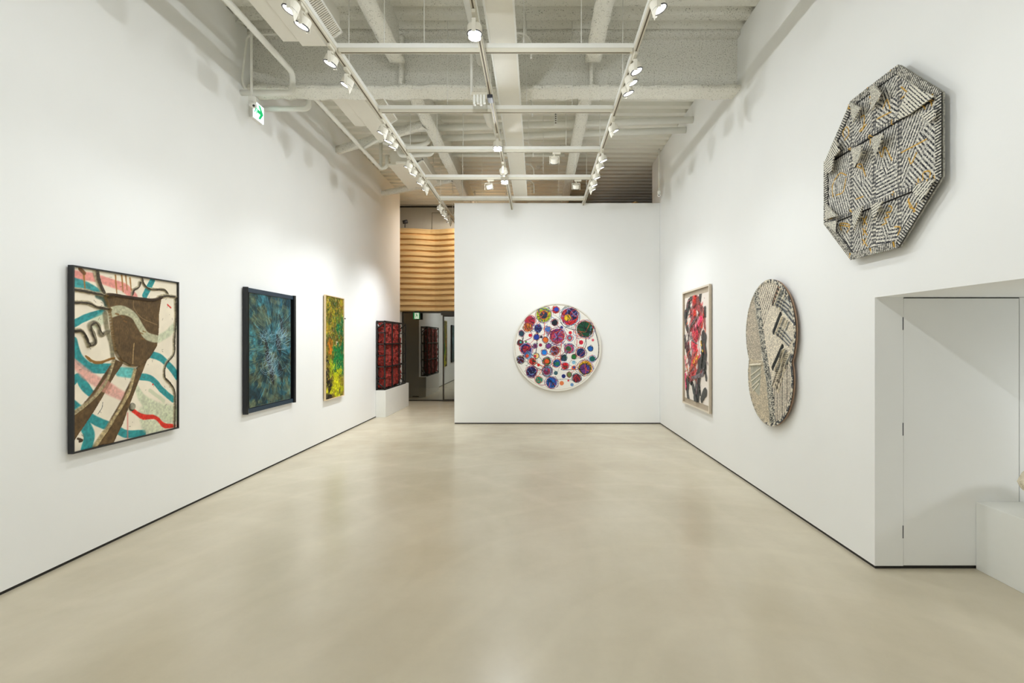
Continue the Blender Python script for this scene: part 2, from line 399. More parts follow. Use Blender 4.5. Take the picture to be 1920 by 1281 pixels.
# ------------------------------------------------------------------ air conditioning units
def ac(name_label, y0, y1, y1b, y0b=None):
    y0b = y0b or y0
    t_ = thing('air_conditioner', (-2.291, (y0+y1)/2, 4.600), name_label, 'air conditioner', 'ceiling air conditioners above the left track')
    MB().box(-2.509, -2.095, y0+0.02, y1-0.02, 4.620, 4.870).build('casing', M_cream, t_)
    MB().bevbox(-2.542, -2.384, y0, y1, 4.595, 4.622, 0.003).build('side_panel', M_cream, t_)
    MB().bevbox(-2.378, -2.133, y0b, y1b, 4.585, 4.622, 0.003).build('bottom_panel', M_cream, t_)
    MB().box(-2.385, -2.375, y0+0.03, min(y1, y1b)-0.03, 4.60, 4.63).build('panel_seam', M_slot, t_)
    # sloped grille along the right side
    g_ = MB()
    def P(s_, yy, off=0.0):   # s_ 0..1 across the slope
        return (-2.078+0.136*s_-off*0.45, yy, 4.595+0.093*s_+off)
    fr = MB()
    for s0, s1, ya, yb in ((0, 0.1, y0, y1), (0.9, 1.0, y0, y1), (0, 1, y0, y0+0.025), (0, 1, y1-0.025, y1)):
        q = [P(s0, ya), P(s1, ya), P(s1, yb), P(s0, yb)]; q2 = [P(s0, ya, .02), P(s1, ya, .02), P(s1, yb, .02), P(s0, yb, .02)]
        fr.add(q+q2, [(0,1,2,3),(7,6,5,4),(0,4,5,1),(1,5,6,2),(2,6,7,3),(3,7,4,0)])
    fr.build('grille_frame', M_white, t_)
    bk = MB(); q = [P(0, y0, .018), P(1, y0, .018), P(1, y1, .018), P(0, y1, .018)]; q2 = [P(0, y0, .022), P(1, y0, .022), P(1, y1, .022), P(0, y1, .022)]
    bk.add(q+q2, [(0,1,2,3),(7,6,5,4),(0,4,5,1),(1,5,6,2),(2,6,7,3),(3,7,4,0)]); bk.build('grille_backing', M_slot, t_)
    yy = y0+0.035
    while yy < y1-0.03:
        a, b_, c_, d_ = P(.1, yy), P(.9, yy), P(.9, yy+.014), P(.1, yy+.014)
        e = [P(.1, yy, .01), P(.9, yy, .01), P(.9, yy+.014, .01), P(.1, yy+.014, .01)]
        g_.add([a, b_, c_, d_]+e, [(0,1,2,3),(7,6,5,4),(0,4,5,1),(1,5,6,2),(2,6,7,3),(3,7,4,0)]); yy += .026
    g_.build('grille_slats', M_cream, t_)
    MB().box(-2.105, -1.964, y0+0.03, y1-0.03, 4.690, 4.870).build('back_casing', M_cream, t_)
    for x in (-2.49, -2.01):
        for yy in (y0+0.15, y1-0.15):
            MB().tube([(x, yy, 4.85), (x, yy, ZC)], 0.006, 6).build('hanger_rod', M_white, t_)
ac('flat white air conditioner nearest the viewer, before the cross beam', 3.2, 5.02, 5.08)
ac('flat white air conditioner just beyond the cross beam', 5.98, 7.00, 7.46)
ac('flat white air conditioner farthest away, near left wall end', 8.56, 9.87, 9.76, 8.44)

# ------------------------------------------------------------------ lighting tracks
KT = 2.6; ZT = H + KT      # underside of the tracks
XTL, XTC, XTR = -1.82, -0.483, 0.889
ZM = ZT - 0.083      # the middle track hangs below the cross rails
def track(x, y0, y1, lab, rods, ZT=ZT):
    t_ = thing('lighting_track', (x, (y0+y1)/2, ZT), lab, 'lighting track', 'lengthwise lighting tracks')
    MB().box(x-0.019, x+0.019, y0, y1, ZT+0.002, ZT+0.032).build('track_rail', M_creamd, t_)
    MB().box(x-0.021, x+0.021, y0, y1, ZT+0.033, ZT+0.075).build('support_channel', M_white, t_)
    MB().box(x-0.006, x+0.006, y0+0.02, y1-0.02, ZT+0.0005, ZT+0.004).build('conductor_slot', M_slot, t_)
    for yy in rods:
        MB().tube([(x, yy, ZT+0.07), (x, yy, ZC+0.03)], 0.005, 6).build('hanger_rod', M_white, t_)
track(XTL, -5.5, 11.45, 'long lighting track along the left side of ceiling', (1.0, 2.6, 4.85, 7.2, 9.45, 10.8))
track(XTC, -5.5, 11.0, 'long lighting track along the middle of ceiling', (1.0, 3.2, 5.2, 7.1, 9.0), ZM)
track(XTR, -5.5, 11.0, 'long lighting track along the right side of ceiling', (1.0, 3.2, 5.2, 7.1, 9.0))
words = ['nearest', 'second nearest', 'middle', 'second farthest', 'farthest']
for i, yb in enumerate((4.53, 5.72, 6.92, 8.10, 9.30)):
    t_ = thing('cross_rail', (-0.45, yb, ZT), words[i] + ' of the five rails crossing between the lighting tracks', 'rail', 'cross rails between the lighting tracks')
    MB().box(XTL+0.03, XTR-0.03, yb-0.019, yb+0.019, ZT+0.002, ZT+0.036).build('track_rail', M_creamd, t_)
    MB().box(XTL+0.022, XTR-0.022, yb-0.021, yb+0.021, ZT+0.037, ZT+0.078).build('support_channel', M_white, t_)
    MB().box(XTL+0.05, XTR-0.05, yb-0.006, yb+0.006, ZT+0.0005, ZT+0.004).build('conductor_slot', M_slot, t_)
    for x in (-1.38, -1.02, -0.12, 0.40)[i % 2::1] if i != 3 else (-1.2, 0.1, 0.6):
        MB().tube([(x, yb, ZT+0.07), (x, yb, ZC+0.03)], 0.004, 6).build('hanger_rod', M_white, t_)

# ------------------------------------------------------------------ spotlights
def spot_proto():
    P_ = {}
    P_['adapter'] = MB().bevbox(-0.016, 0.016, -0.055, 0.055, -0.028, 0.0, 0.003).tube([(0, 0.03, -0.026), (0, 0.03, -0.052)], 0.012, 12)
    br = MB(); br.bevbox(-0.016, 0.016, -0.067, -0.061, -0.075, 0.026, 0.002).bevbox(-0.016, 0.016, 0.061, 0.067, -0.075, 0.026, 0.002).bevbox(-0.016, 0.016, -0.067, 0.067, 0.022, 0.028, 0.002)
    P_['bracket'] = br
    P_['lamp_body'] = MB().lathe([(0.040, 0.014), (0.052, 0.010), (0.057, 0.0), (0.058, -0.075), (0.050, -0.075), (0.048, -0.062)], 32)
    P_['trim_ring'] = MB().lathe([(0.0585, -0.070), (0.0595, -0.078), (0.052, -0.080), (0.051, -0.070)], 32, cap=False)
    P_['lens'] = MB().lathe([(0.0005, -0.073), (0.030, -0.0735), (0.051, -0.0725), (0.051, -0.066), (0.0005, -0.066)], 32)
    vz = MB(); vs = []; fs = []
    N = 14
    for i in range(N+1):
        a = -1.25 + 2.5*i/N; ln = 0.018 + 0.06*math.cos(a*1.25)**2
        for r in (0.0585, 0.0605):
            vs += [(r*math.sin(a), -r*math.cos(a), -0.074), (r*math.sin(a), -r*math.cos(a), -0.074-ln)]
    for i in range(N):
        o = i*4
        fs += [(o, o+1, o+5, o+4), (o+2, o+6, o+7, o+3), (o, o+4, o+6, o+2), (o+1, o+3, o+7, o+5)]
    fs += [(0, 2, 3, 1), (N*4, N*4+1, N*4+3, N*4+2)]
    vz.add(vs, fs); P_['visor'] = vz
    # clear frosted drum of the middle downlights
    P_['glass_shade'] = MB().lathe([(0.046, -0.078), (0.048, -0.112), (0.044, -0.112), (0.043, -0.078)], 32, cap=False)
    ms = {'adapter': M_creamd, 'bracket': M_cream, 'lamp_body': M_cream, 'trim_ring': M_ring, 'lens': M_lens, 'visor': M_cream, 'glass_shade': M_lens_dim}
    out = {}
    for k, v in P_.items():
        o = v.build(k, ms[k], None, local=True); out[k] = o.data; bpy.data.objects.remove(o)
    return out
SP = spot_proto()
def light_data(name, watts, angle, col=(0.935, 0.978, 1.0), blend=0.9, size=0.035):
    l = bpy.data.lights.new(name, 'SPOT'); l.energy = watts*LIGHT; l.spot_size = math.radians(angle); l.spot_blend = blend
    l.shadow_soft_size = size; l.color = col; return l
def spot(x, y, aim, label, watts=60, angle=62, visor=False, shade=False, group='spotlights on the left track', on_rail=False, lit=True, col=(0.935, 0.978, 1.0)):
    ZT = ZM if x == XTC else H + KT
    t_ = thing('spotlight', (x, y, ZT), label, 'spotlight', group)
    def put(k, loc, q=None):
        o = bpy.data.objects.new(k, SP[k]); COL.objects.link(o); o.parent = t_; o.location = loc
        if q is not None: o.rotation_mode = 'QUATERNION'; o.rotation_quaternion = q
        if k in ('lamp_body', 'trim_ring', 'lens', 'visor', 'glass_shade'): o.scale = (1, 1, 0.78)
        return o
    q0 = Matrix.Rotation(math.pi/2 if on_rail else 0, 3, 'Z').to_quaternion()
    put('adapter', (0, 0, 0), q0)
    c_ = Vector((0, 0.03, -0.085)) if not on_rail else Vector((0.0, 0, -0.085))
    if on_rail: c_ = Vector((-0.03, 0, -0.085))
    d_ = (Vector(aim) - (Vector((x, y, ZT)) + c_)).normalized()
    q = d_.to_track_quat('-Z', 'Y')
    put('bracket', c_ , q0)
    # bracket stays upright: short yoke around the drum
    for k in ('lamp_body', 'trim_ring', 'lens') + (('visor',) if visor else ()) + (('glass_shade',) if shade else ()):
        put(k, c_, q)
    if shade:   # frosted drum: light leaves it all round
        ld = bpy.data.lights.new('lamp_light', 'POINT'); ld.energy = watts*LIGHT*0.86; ld.shadow_soft_size = 0.02; ld.color = col
        l = bpy.data.objects.new('lamp_light', ld); COL.objects.link(l); l.parent = t_; l.location = c_ + d_*0.096; l.rotation_mode = 'QUATERNION'; l.rotation_quaternion = q
    elif lit:
        l = bpy.data.objects.new('lamp_light', light_data('lamp_light', watts*(0.86 if x != XTC else 1), angle+20, col, 1.0)); COL.objects.link(l)
        l.parent = t_; l.location = c_ + d_*(0.16 if visor else 0.09); l.rotation_mode = 'QUATERNION'; l.rotation_quaternion = q
    return t_
def Yt(py, k=2.5): return k * F / (VY - py)     # depth of a lamp head hung under a track, from its height in the frame
WL, WR = XL, XR
left = [  # (pixel height, aim y, aim z, watts, visor, words)
    (5, 3.35, 1.7, 'nearest spotlight on the left track, at the top edge', True),
    (35, 3.9, 1.6, 'second nearest spotlight on the left track, in front of the white air conditioner', False),
    (108, 4.3, 1.3, 'spotlight on the left track just beside the nearest cross rail', False),
    (150, 4.7, 1.8, 'spotlight with pointed visor on the left track before the cross beam', True),
    (242, 6.0, 1.6, 'first of three close spotlights on left track beyond cross beam, with visor', True),
    (258, 6.3, 1.2, 'middle of three close spotlights on left track beyond cross beam', False),
    (269, 6.8, 1.7, 'last of three close spotlights on left track beyond cross beam', False),
    (308, 7.6, 1.6, 'spotlight with visor on left track, above the far air conditioner', True),
    (321, 8.2, 1.3, 'spotlight on left track, second above the far air conditioner', False),
    (339, 8.6, 1.9, 'spotlight on left track, third above the far air conditioner', False),
    (352, 9.0, 1.5, 'spotlight with visor on left track, last above far air conditioner', True),
    (389, 9.9, 1.5, 'spotlight with visor on left track before the grey wall, nearest of four', True),
    (400, 10.5, 1.6, 'spotlight on left track before the grey wall, second of four', False),
    (406, 11.2, 1.3, 'spotlight on left track before the grey wall, third of four', False),
    (414, 12.0, 1.6, 'spotlight with visor at the far end of the left track', True)]
WATT = 62.0
for i, (py, ay, az, lab, vis) in enumerate(left):
    far = py > 380
    near_ = py < 60
    spot(XTL, Yt(py), (WL+0.05, min(ay, Yt(py)+0.3), az-1.3), lab, WATT*(1.7 if far else 1.15 if i > 6 else 0.68 if i > 2 else 0.42), 66, vis, group='spotlights on the left track')
right = [
    (3, 3.5, 1.7, 'nearest spotlight on the right track, at the top edge', True),
    (123, 4.35, 1.9, 'first of three close spotlights on right track by the nearest cross rail', False),
    (145, 4.8, 1.4, 'middle of three close spotlights on right track by the nearest cross rail', True),
    (165, 5.2, 1.6, 'last of three close spotlights on right track by the nearest cross rail', False),
    (238, 6.3, 1.5, 'lone spotlight with pointed visor on right track beyond the cross beam', True),
    (295, 7.0, 1.7, 'spotlight on right track just beyond the middle cross rail', False),
    (309, 7.5, 1.3, 'spotlight with visor on right track, second beyond middle cross rail', True),
    (328, 8.0, 1.6, 'spotlight on right track, third beyond the middle cross rail', False),
    (342, 8.7, 1.6, 'spotlight on right track, fourth beyond the middle cross rail', False),
    (351, 9.2, 1.8, 'farthest spotlight with pointed visor on the right track', True)]
for i, (py, ay, az, lab, vis) in enumerate(right):
    spot(XTR, Yt(py), (WR-0.05, min(ay, Yt(py)+0.3), az-1.3), lab, WATT*(0.62 if i > 4 else 0.38), 66, vis, group='spotlights on the right track')
for py, lab in ((48, 'downlight with clear drum on middle track, nearest and largest'), (268, 'downlight with clear drum on middle track, beyond the hanging relay bracket'), (333, 'downlight with clear drum on middle track, farthest of three')):
    spot(XTC, Yt(py, 2.42), (XTC+0.0, Yt(py, 2.42)+0.05, 0), lab, WATT*1.0, 110, False, True, group='downlights on the middle track')
spot(XTC, 7.10, (0.2, 9.6, 1.8), 'unlit looking spotlight turned away on the middle track', WATT*0.6, 55, False, group='spotlights turned to the far partition')
for x, y, lab in ((0.27, 6.92, 'cream spotlight seen from behind under the middle cross rail'), (-0.75, 8.10, 'cream spotlight seen from behind, left of middle track'), (0.66, 8.10, 'cream spotlight seen from behind, beside the right track')):
    spot(x, y, (0.40 + (x-0.3)*0.3, 9.6, 1.55), lab, WATT*0.55, 60, False, group='spotlights turned to the far partition', on_rail=True)
# the tracks go on out of view; lamps there are added to raise the light
for k, y in enumerate((-4.0, -2.2, -0.6, 1.0, 2.4)):
    wd = ('fifth', 'fourth', 'third', 'second', 'first')[k]
    spot(XTL, y, (WL+0.05, y-0.1, 0.2), wd + ' added spotlight of the left track out of view, counted back from the picture edge', WATT*(0.5 if y > 0 else 0.85), 62, False, group='spotlights on the left track')
    spot(XTR, y, (WR-0.05, y+0.1, 1.0 if y > -1 else 0.4), wd + ' added spotlight of the right track out of view, counted back from the picture edge', WATT*(0.5 if y > 0 else 0.85), 62, False, group='spotlights on the right track')
for k, y in enumerate((-3.4, -0.8, 1.8)):
    spot(XTC, y, (XTC, y+0.05, 0), ('third', 'second', 'first')[k] + ' added downlight of the middle track out of view behind the picture edge', WATT, 110, False, True, group='downlights on the middle track')

# unseen downlight added in the alcove soffit for light from the right
t_ = thing('added_downlight', (4.35, 2.35, 1.90), 'added round downlight in the alcove soffit, out of view', 'downlight')
MB().lathe([(0.045, 0), (0.06, -0.004), (0.06, 0.02), (0.045, 0.02)], 24, (4.35, 2.35, 1.90), cap=False).build('bezel', M_white, t_)
l = bpy.data.objects.new('lamp_light', light_data('lamp_light', 85, 160, blend=1.0, size=0.14)); COL.objects.link(l); l.parent = t_; l.location = (0, 0, -0.02)
l.rotation_euler = (math.radians(12), 0, 0)
t_ = thing('added_downlight', (-2.9, 15.2, 4.29), 'added round downlight in the lobby ceiling behind the glass, out of view', 'downlight')  # unseen lamp added to brighten the lobby behind the glass
MB().lathe([(0.06, 0), (0.08, -0.004), (0.08, 0.02), (0.06, 0.02)], 24, (-2.9, 15.2, 4.29), cap=False).build('bezel', M_white, t_)
l = bpy.data.objects.new('lamp_light', light_data('lamp_light', 70, 150, blend=1.0, size=0.1)); COL.objects.link(l); l.parent = t_; l.location = (0, 0, -0.02)
# unseen warm lamps added behind the partition to light the timber
for x, y, ax, lab in ((-0.75, 12.1, -2.2, 'added warm floodlight hidden behind the partition facing the timber slats'), (-1.5, 12.1, -3.0, 'added warm floodlight hidden behind the partition beside the glass doors')):
    t_ = thing('floodlight', (x, y, 4.75), lab, 'floodlight', 'added floodlights behind the partition')
    MB().tube([(x, y, 4.80), (x, y, ZC+0.02)], 0.01, 8).build('drop_rod', M_white, t_)
    MB().bevbox(x-0.07, x+0.07, y-0.05, y+0.05, 4.73, 4.81).build('lamp_body', M_cream, t_)
    l = bpy.data.objects.new('lamp_light', light_data('lamp_light', 150, 150, (1, 0.88, 0.74), blend=1.0, size=0.06)); COL.objects.link(l)
    l.parent = t_; l.location = (0, 0.07, 0.0)
    l.rotation_mode = 'QUATERNION'; l.rotation_quaternion = (Vector((ax, 13.2, 3.0)) - Vector((x, y, 4.75))).to_track_quat('-Z', 'Y')

# ------------------------------------------------------------------ pipes, conduits, cameras
def pipe(name, pts, r, lab, cat='pipe', group=None, n=12, rb=0.07, m=None):
    o = MB().tube(bend(pts, rb), r, n).build(name, m or M_pipe); return tag(o, lab, cat, group)
pipe('pipe', [(-2.78, -5.0, 4.65), (-2.78, 5.70, 4.65), (-2.78, 5.70, 4.42), (XL+0.002, 5.70, 4.42)], 0.032, 'white pipe along the left wall bending down before the cross beam', group='white pipes along the left wall')
pipe('pipe', [(XL+0.002, 6.16, 4.45), (-2.80, 6.16, 4.45), (-2.80, 6.16, 4.66), (-2.78, 8.93, 4.66), (-2.63, 8.80, 4.66), (-2.63, 8.80, 4.86)], 0.032, 'white pipe along the left wall beyond the cross beam', group='white pipes along the left wall')
pipe('pipe', [(-2.73, 7.94, 4.66), (-2.39, 7.60, 4.66)], 0.026, 'short white branch pipe slanting off the left wall pipe', rb=0.02)
pipe('pipe', [(-2.80, 8.99, 4.69), (-2.80, 8.99, ZC+0.03)], 0.03, 'upright white pipe standing up at the end of left wall pipe')
tl = thing('looped_pipe', (-2.1, 8.0, 4.75), 'white looped pipe manifold before the far air conditioner', 'pipe')
MB().tube(bend([(-2.45, 8.1, 5.15), (-2.50, 8.1, 4.80), (-1.95, 8.1, 4.74), (-1.74, 8.1, 4.80), (-1.74, 8.1, 5.15)], 0.09), 0.035, 12).build('upper_loop', M_pipe, tl)
MB().tube(bend([(-2.30, 8.35, 4.84), (-2.30, 8.35, 4.68), (-1.74, 8.35, 4.70), (-1.74, 8.35, 4.86)], 0.08), 0.035, 12).build('lower_loop', M_pipe, tl)
pipe('pipe', [(-2.35, 7.95, 4.95), (XR-0.001, 7.60, 4.95)], 0.05, 'white round pipe crossing the ceiling to the right wall, nearer one', group='round pipes crossing to the right wall', rb=0.01)
pipe('pipe', [(-2.30, 8.35, 4.95), (XR-0.001, 7.97, 4.95)], 0.05, 'white round pipe crossing the ceiling to the right wall, farther one', group='round pipes crossing to the right wall', rb=0.01)
pipe('pipe', [(-1.55, 9.15, 4.99), (0.5, 9.15, 4.99)], 0.035, 'white pipe crossing the ceiling beyond the middle cross rail', rb=0.01)
tag(MB().tube([(-0.63, -5.0, 4.72), (-0.62, 5.60, 4.72)], 0.055, 16).build('pipe', M_pipe), 'wide white pipe beside the middle track, ending at cross beam', 'pipe')
t_ = thing('pipe', (-0.66, 7, 4.75), 'wide white pipe stepping thinner beside middle track beyond cross beam', 'pipe')
MB().tube([(-0.70, 6.2, 4.74), (-0.66, 7.2, 4.74), (-0.64, 7.25, 4.74)], 0.075, 16).build('wide_section', M_pipe, t_)
MB().tube([(-0.64, 7.1, 4.78), (-0.61, 7.8, 4.78), (-0.61, 7.95, 4.95)], 0.045, 16).build('thin_section', M_pipe, t_)
pipe('pipe', [(-0.58, 5.1, 4.80), (-0.45, 5.1, 4.78), (-0.3, 5.1, 4.66)], 0.018, 'small white flexible hose beside the middle duct', rb=0.05)
# conduits in the left corner, with a camera
pipe('conduit', [(-2.9, 5.66, 5.06), (-3.27, 5.66, 5.06), (-3.31, 5.62, 4.52), (XL+0.002, 5.76, 4.50)], 0.012, 'thin white conduit in the left corner against wall, ending at cross beam', 'conduit', rb=0.08, n=8)
pipe('conduit', [(XL+0.01, 5.60, 5.17), (-3.19, 5.60, 5.12), (-3.19, 5.60, 4.31)], 0.014, 'thin white conduit in the left corner carrying the security camera', 'conduit', rb=0.06, n=8)
def seccam(x, y, z, lab, aim, r=0.03):
    t_ = thing('security_camera', (x, y, z), lab, 'security camera', 'security cameras on conduits')
    MB().lathe([(r*.55, 0.035), (r, 0.03), (r, -0.02), (r*.8, -0.025)], 20, (x, y, z)).build('base', M_white, t_)
    d_ = (Vector(aim)-Vector((x, y, z))).normalized(); p = Vector((x, y, z-0.045))
    MB().tube([p - d_*0.03, p - d_*0.02, p + d_*0.035, p + d_*0.045], [r*.5, r*.95, r*.9, r*.7], 18).build('camera_head', M_white, t_)
    MB().tube([p + d_*0.040, p + d_*0.048], r*.33, 12).build('lens', M_ring, t_)
seccam(-3.18, 5.60, 4.29, 'small white security camera beside the left exit sign', (0, 3, 1.0), 0.04)
pipe('conduit', [(2.30, 9.45, ZC+0.02), (2.30, 9.45, 4.42)], 0.015, 'thin white conduit dropping down the right wall to a camera', 'conduit', rb=0.02, n=8)
seccam(2.30, 9.45, 4.39, 'small white security camera above the partition at right', (0.5, 3, 2.0), 0.034)
# small spot on the timber volume
t_ = thing('mini_projector', (-3.42, 12.98, 4.53), 'small black spotlight standing on top of the timber slats', 'spotlight')
MB().tube([(-3.42, 12.98, 4.53), (-3.42, 12.98, 4.63)], 0.012, 8).build('stem', M_ring, t_)
MB().tube([(-3.47, 12.95, 4.66), (-3.36, 12.99, 4.69)], [0.045, 0.05], 14).build('lamp_body', M_ring, t_)
# hanging relay bracket beside the middle track
t_ = thing('relay_bracket', (-0.60, 5.6, 4.25), 'white drop bracket with four hanging clips beside the middle track', 'bracket')
MB().tube([(-0.70, 5.35, ZC), (-0.70, 5.35, 4.22)], 0.014, 10).build('drop_rod', M_white, t_)
MB().bevbox(-0.70, -0.53, 5.33, 5.37, 4.215, 4.245, 0.003).build('cross_plate', M_creamd, t_)
for k, x in enumerate((-0.665, -0.63, -0.595, -0.56)):
    MB().bevbox(x-0.012, x+0.012, 5.30, 5.345, 4.12 - (0.02 if k in (0, 2) else 0), 4.205, 0.003).build('hanging_clip', M_white, t_)
tag(MB().bevbox(XTC-0.028, XTC+0.028, 5.12, 5.24, ZM-0.035, ZM+0.001, 0.003).build('track_connector_box', M_ring), 'small dark connector box under the middle track', 'connector')
for x, y, lab in ((0.42, 4.9, 'white junction box hanging right of the duct before cross beam'),):
    t_ = thing('junction_box', (-0.13, 5.55, 4.9), lab, 'junction box')
    MB().bevbox(-0.17, -0.09, 5.52, 5.58, 4.86, 4.94, 0.004).build('box_body', M_white, t_)
    MB().tube([(-0.13, 5.55, 4.93), (-0.13, 5.55, ZC)], 0.008, 8).build('drop_conduit', M_white, t_)
tag(MB().lathe([(0.05, 0.0), (0.05, -0.03), (0.03, -0.055), (0.002, -0.06)], 20, (0.03, 10.4, ZC)).build('smoke_detector', M_white), 'round cream smoke detector on the roof deck', 'smoke detector')
t_ = thing('cable_bracket', (0.22, 7.4, 4.75), 'narrow perforated white strip hanging right of middle duct', 'bracket')
MB().box(0.24, 0.28, 7.0, 7.02, 4.62, 4.90).build('strip', M_white, t_)
MB().tube([(0.26, 7.01, 4.89), (0.26, 7.01, ZC+.03)], 0.004, 6).build('hanger_rod', M_white, t_)
mbb = MB()
for k in range(9): mbb.box(0.252, 0.268, 6.996, 7.0, 4.635+k*0.03, 4.65+k*0.03)
mbb.build('slots', M_slot, t_)
# cable tray end with loops beside the left track end
t_ = thing('cable_tray', (-1.75, 10.6, 4.25), 'small white cable tray with two cord loops by the left track end', 'cable tray')
MB().box(-1.78, -1.50, 10.55, 10.62, 4.23, 4.26).build('tray', M_white, t_)
for k, x in enumerate((-1.66, -1.60)):
    pts = [(x + 0.09*math.cos(a), 10.58, 4.26 + 0.13*math.sin(a)) for a in [math.pi*j/12 for j in range(13)]]
    MB().tube(pts, 0.006, 6).build('cord_loop', M_white, t_)

# ------------------------------------------------------------------ exit signs
def poly_plate(mb, pts, fn, d0, d1): mb.prism(pts, fn, d0, d1)
def stroke_quads(mb, pts, w, fn, d0, d1):
    for (a, b_), (c_, d_) in zip(pts[:-1], pts[1:]):
        L = math.hypot(c_-a, d_-b_) or 1; nx, ny = -(d_-b_)/L*w/2, (c_-a)/L*w/2
        mb.prism([(a+nx, b_+ny), (c_+nx, d_+ny), (c_-nx, d_-ny), (a-nx, b_-ny)], fn, d0, d1)
def runner(mb, cx, cy, s, fn, d0, d1, flip=1):
    def q(x, y): return (cx+flip*x*s, cy+y*s)
    n = 12
    mb.prism([(cx+flip*0.08*s+0.085*s*math.cos(2*math.pi*k/n), cy+0.36*s+0.085*s*math.sin(2*math.pi*k/n)) for k in range(n)], fn, d0, d1)
    stroke_quads(mb, [q(0.02, 0.26), q(-0.05, -0.02)], 0.15*s, fn, d0, d1)
    stroke_quads(mb, [q(0.03, 0.24), q(0.24, 0.12), q(0.30, 0.22)], 0.06*s, fn, d0, d1)
    stroke_quads(mb, [q(0.0, 0.24), q(-0.20, 0.18), q(-0.28, 0.02)], 0.06*s, fn, d0, d1)
    stroke_quads(mb, [q(-0.02, 0.0), q(0.18, -0.10), q(0.16, -0.36)], 0.08*s, fn, d0, d1)
    stroke_quads(mb, [q(-0.06, 0.0), q(-0.12, -0.24), q(-0.36, -0.30)], 0.08*s, fn, d0, d1)
# on the left wall
ya, yb_, za, zb = 5.86, 6.08, 4.22, 4.42
t_ = thing('exit_sign', (XL, 5.97, 4.3), 'lit white exit sign with green arrow high on the left wall', 'exit sign')
MB().bevbox(XL+0.001, XL+0.045, ya-0.006, yb_+0.006, za-0.006, zb+0.006, 0.004).build('housing', M_white, t_)
MB().box(XL+0.045, XL+0.05, ya, yb_, za, zb).build('lit_panel', M_signw, t_)
fn = lambda a, b_, d: (XL+d, ya+a, za+b_)
mb = MB(); mb.prism([(0.08, 0.125), (0.145, 0.125), (0.105, 0.185), (0.14, 0.185), (0.205, 0.105), (0.14, 0.025), (0.105, 0.025), (0.145, 0.085), (0.08, 0.085)], fn, 0.05, 0.053)
mb.build('arrow', M_signg, t_)
mb = MB(); runner(mb, 0.048, 0.105, 0.11, fn, 0.05, 0.053); mb.build('running_figure', M_signg, t_)
# over the glass door
t_ = thing('exit_sign', (-3.17, 13.15, 2.2), 'small green exit sign with running figure over the glass', 'exit sign')
x0_, x1_, z0_, z1_ = -3.24, -3.07, 2.165, 2.335
MB().bevbox(x0_-0.005, x1_+0.005, 13.12, 13.18, z0_-0.005, z1_+0.005, 0.004).build('housing', M_ring, t_)
MB().box(-3.20, -3.11, 13.10, 13.2, z1_+0.004, 2.37).build('hanger', M_ring, t_)
MB().box(x0_, x1_, 13.116, 13.12, z0_, z1_).build('green_panel', M_signg2, t_)
fn = lambda a, b_, d: (x0_+a, 13.116-d, z0_+b_)
mb = MB(); mb.prism([(0.035, 0.01), (0.15, 0.01), (0.15, 0.16), (0.035, 0.16)], fn, 0, 0.002); mb.build('doorway_symbol', M_signw2, t_)
mb = MB(); runner(mb, 0.09, 0.085, 0.13, fn, 0.002, 0.004, -1); mb.build('running_figure', M_signg2, t_)

# ------------------------------------------------------------------ timber slats and glass front
t_ = thing('timber_slat_cladding', (-2.6, 13.0, 2.37), 'golden horizontal timber slat cladding above the glass entrance', 'cladding')
t_['kind'] = 'structure'
plan = []
for i in range(41):
    x = -4.6 + i*0.12
    dip = 0.16*math.exp(-((x+2.72)/0.42)**2)
    plan.append((x, 12.98 + dip))
plan += [(0.9, 12.75), (1.6, 11.6), (2.07, 10.47), (2.9, 11.4), (4.5, 12.6), (6.0, 13.0)]
NS = 15; z0_, z1_ = 2.375, 4.535; ph = (z1_-z0_)/NS
body = MB()
for k in range(NS):
    zb_ = z0_ + k*ph
    s = MB(); vs = []; fs = []
    for x, y in plan:
        vs += [(x, y+0.03, zb_+0.002), (x, y, zb_+0.012), (x, y+0.004, zb_+ph*0.60), (x, y+0.055, zb_+ph*0.70), (x, y+0.075, zb_+ph*0.99), (x, y+0.20, zb_+ph*0.99), (x, y+0.20, zb_+0.002)]
    for i in range(len(plan)-1):
        for j in range(7): fs.append((i*7+j, i*7+(j+1) % 7, (i+1)*7+(j+1) % 7, (i+1)*7+j))
    s.add(vs, fs); s.build('slat', M_wood, t_)
s = MB(); vs = []; fs = []
for x, y in plan: vs += [(x, y+0.085, 2.372), (x, y+0.085, z1_-0.03), (x, y+0.6, z1_-0.03), (x, y+0.6, 2.372)]
for i in range(len(plan)-1):
    for j in range(4): fs.append((i*4+j, i*4+(j+1) % 4, (i+1)*4+(j+1) % 4, (i+1)*4+j))
s.add(vs, fs).build('backing', M_wood, t_)
struct('wall_entrance_jamb', MB().box(-6.0, -3.575, 13.25, 13.4, 0, 2.37), M_wall, 'pale jamb left of the glass')
t_ = struct('window_1', MB().box(-3.57, 5.5, 13.27, 13.33, 0, 0.03).box(-3.57, 5.5, 13.25, 13.33, 2.33, 2.372).box(-3.575, -3.55, 13.26, 13.33, 0.03, 2.33), M_bronze, 'frame of the glass front')
MB().box(-3.55, -2.46, 13.295, 13.305, 0.03, 2.33).build('pane', M_glass, t_)
MB().box(-1.35, 5.5, 13.295, 13.305, 0.03, 2.33).build('pane', M_glass, t_)
t_ = struct('door_2', MB().box(-2.48, -2.445, 13.17, 13.21, 0.012, 2.27).box(-1.38, -1.345, 13.17, 13.21, 0.012, 2.27).box(-2.445, -1.38, 13.17, 13.21, 0.012, 0.06).box(-2.445, -1.38, 13.17, 13.21, 2.23, 2.27), M_bronze, 'sliding glass door frame')
MB().box(-2.445, -1.38, 13.187, 13.193, 0.06, 2.23).build('pane', M_glass, t_)
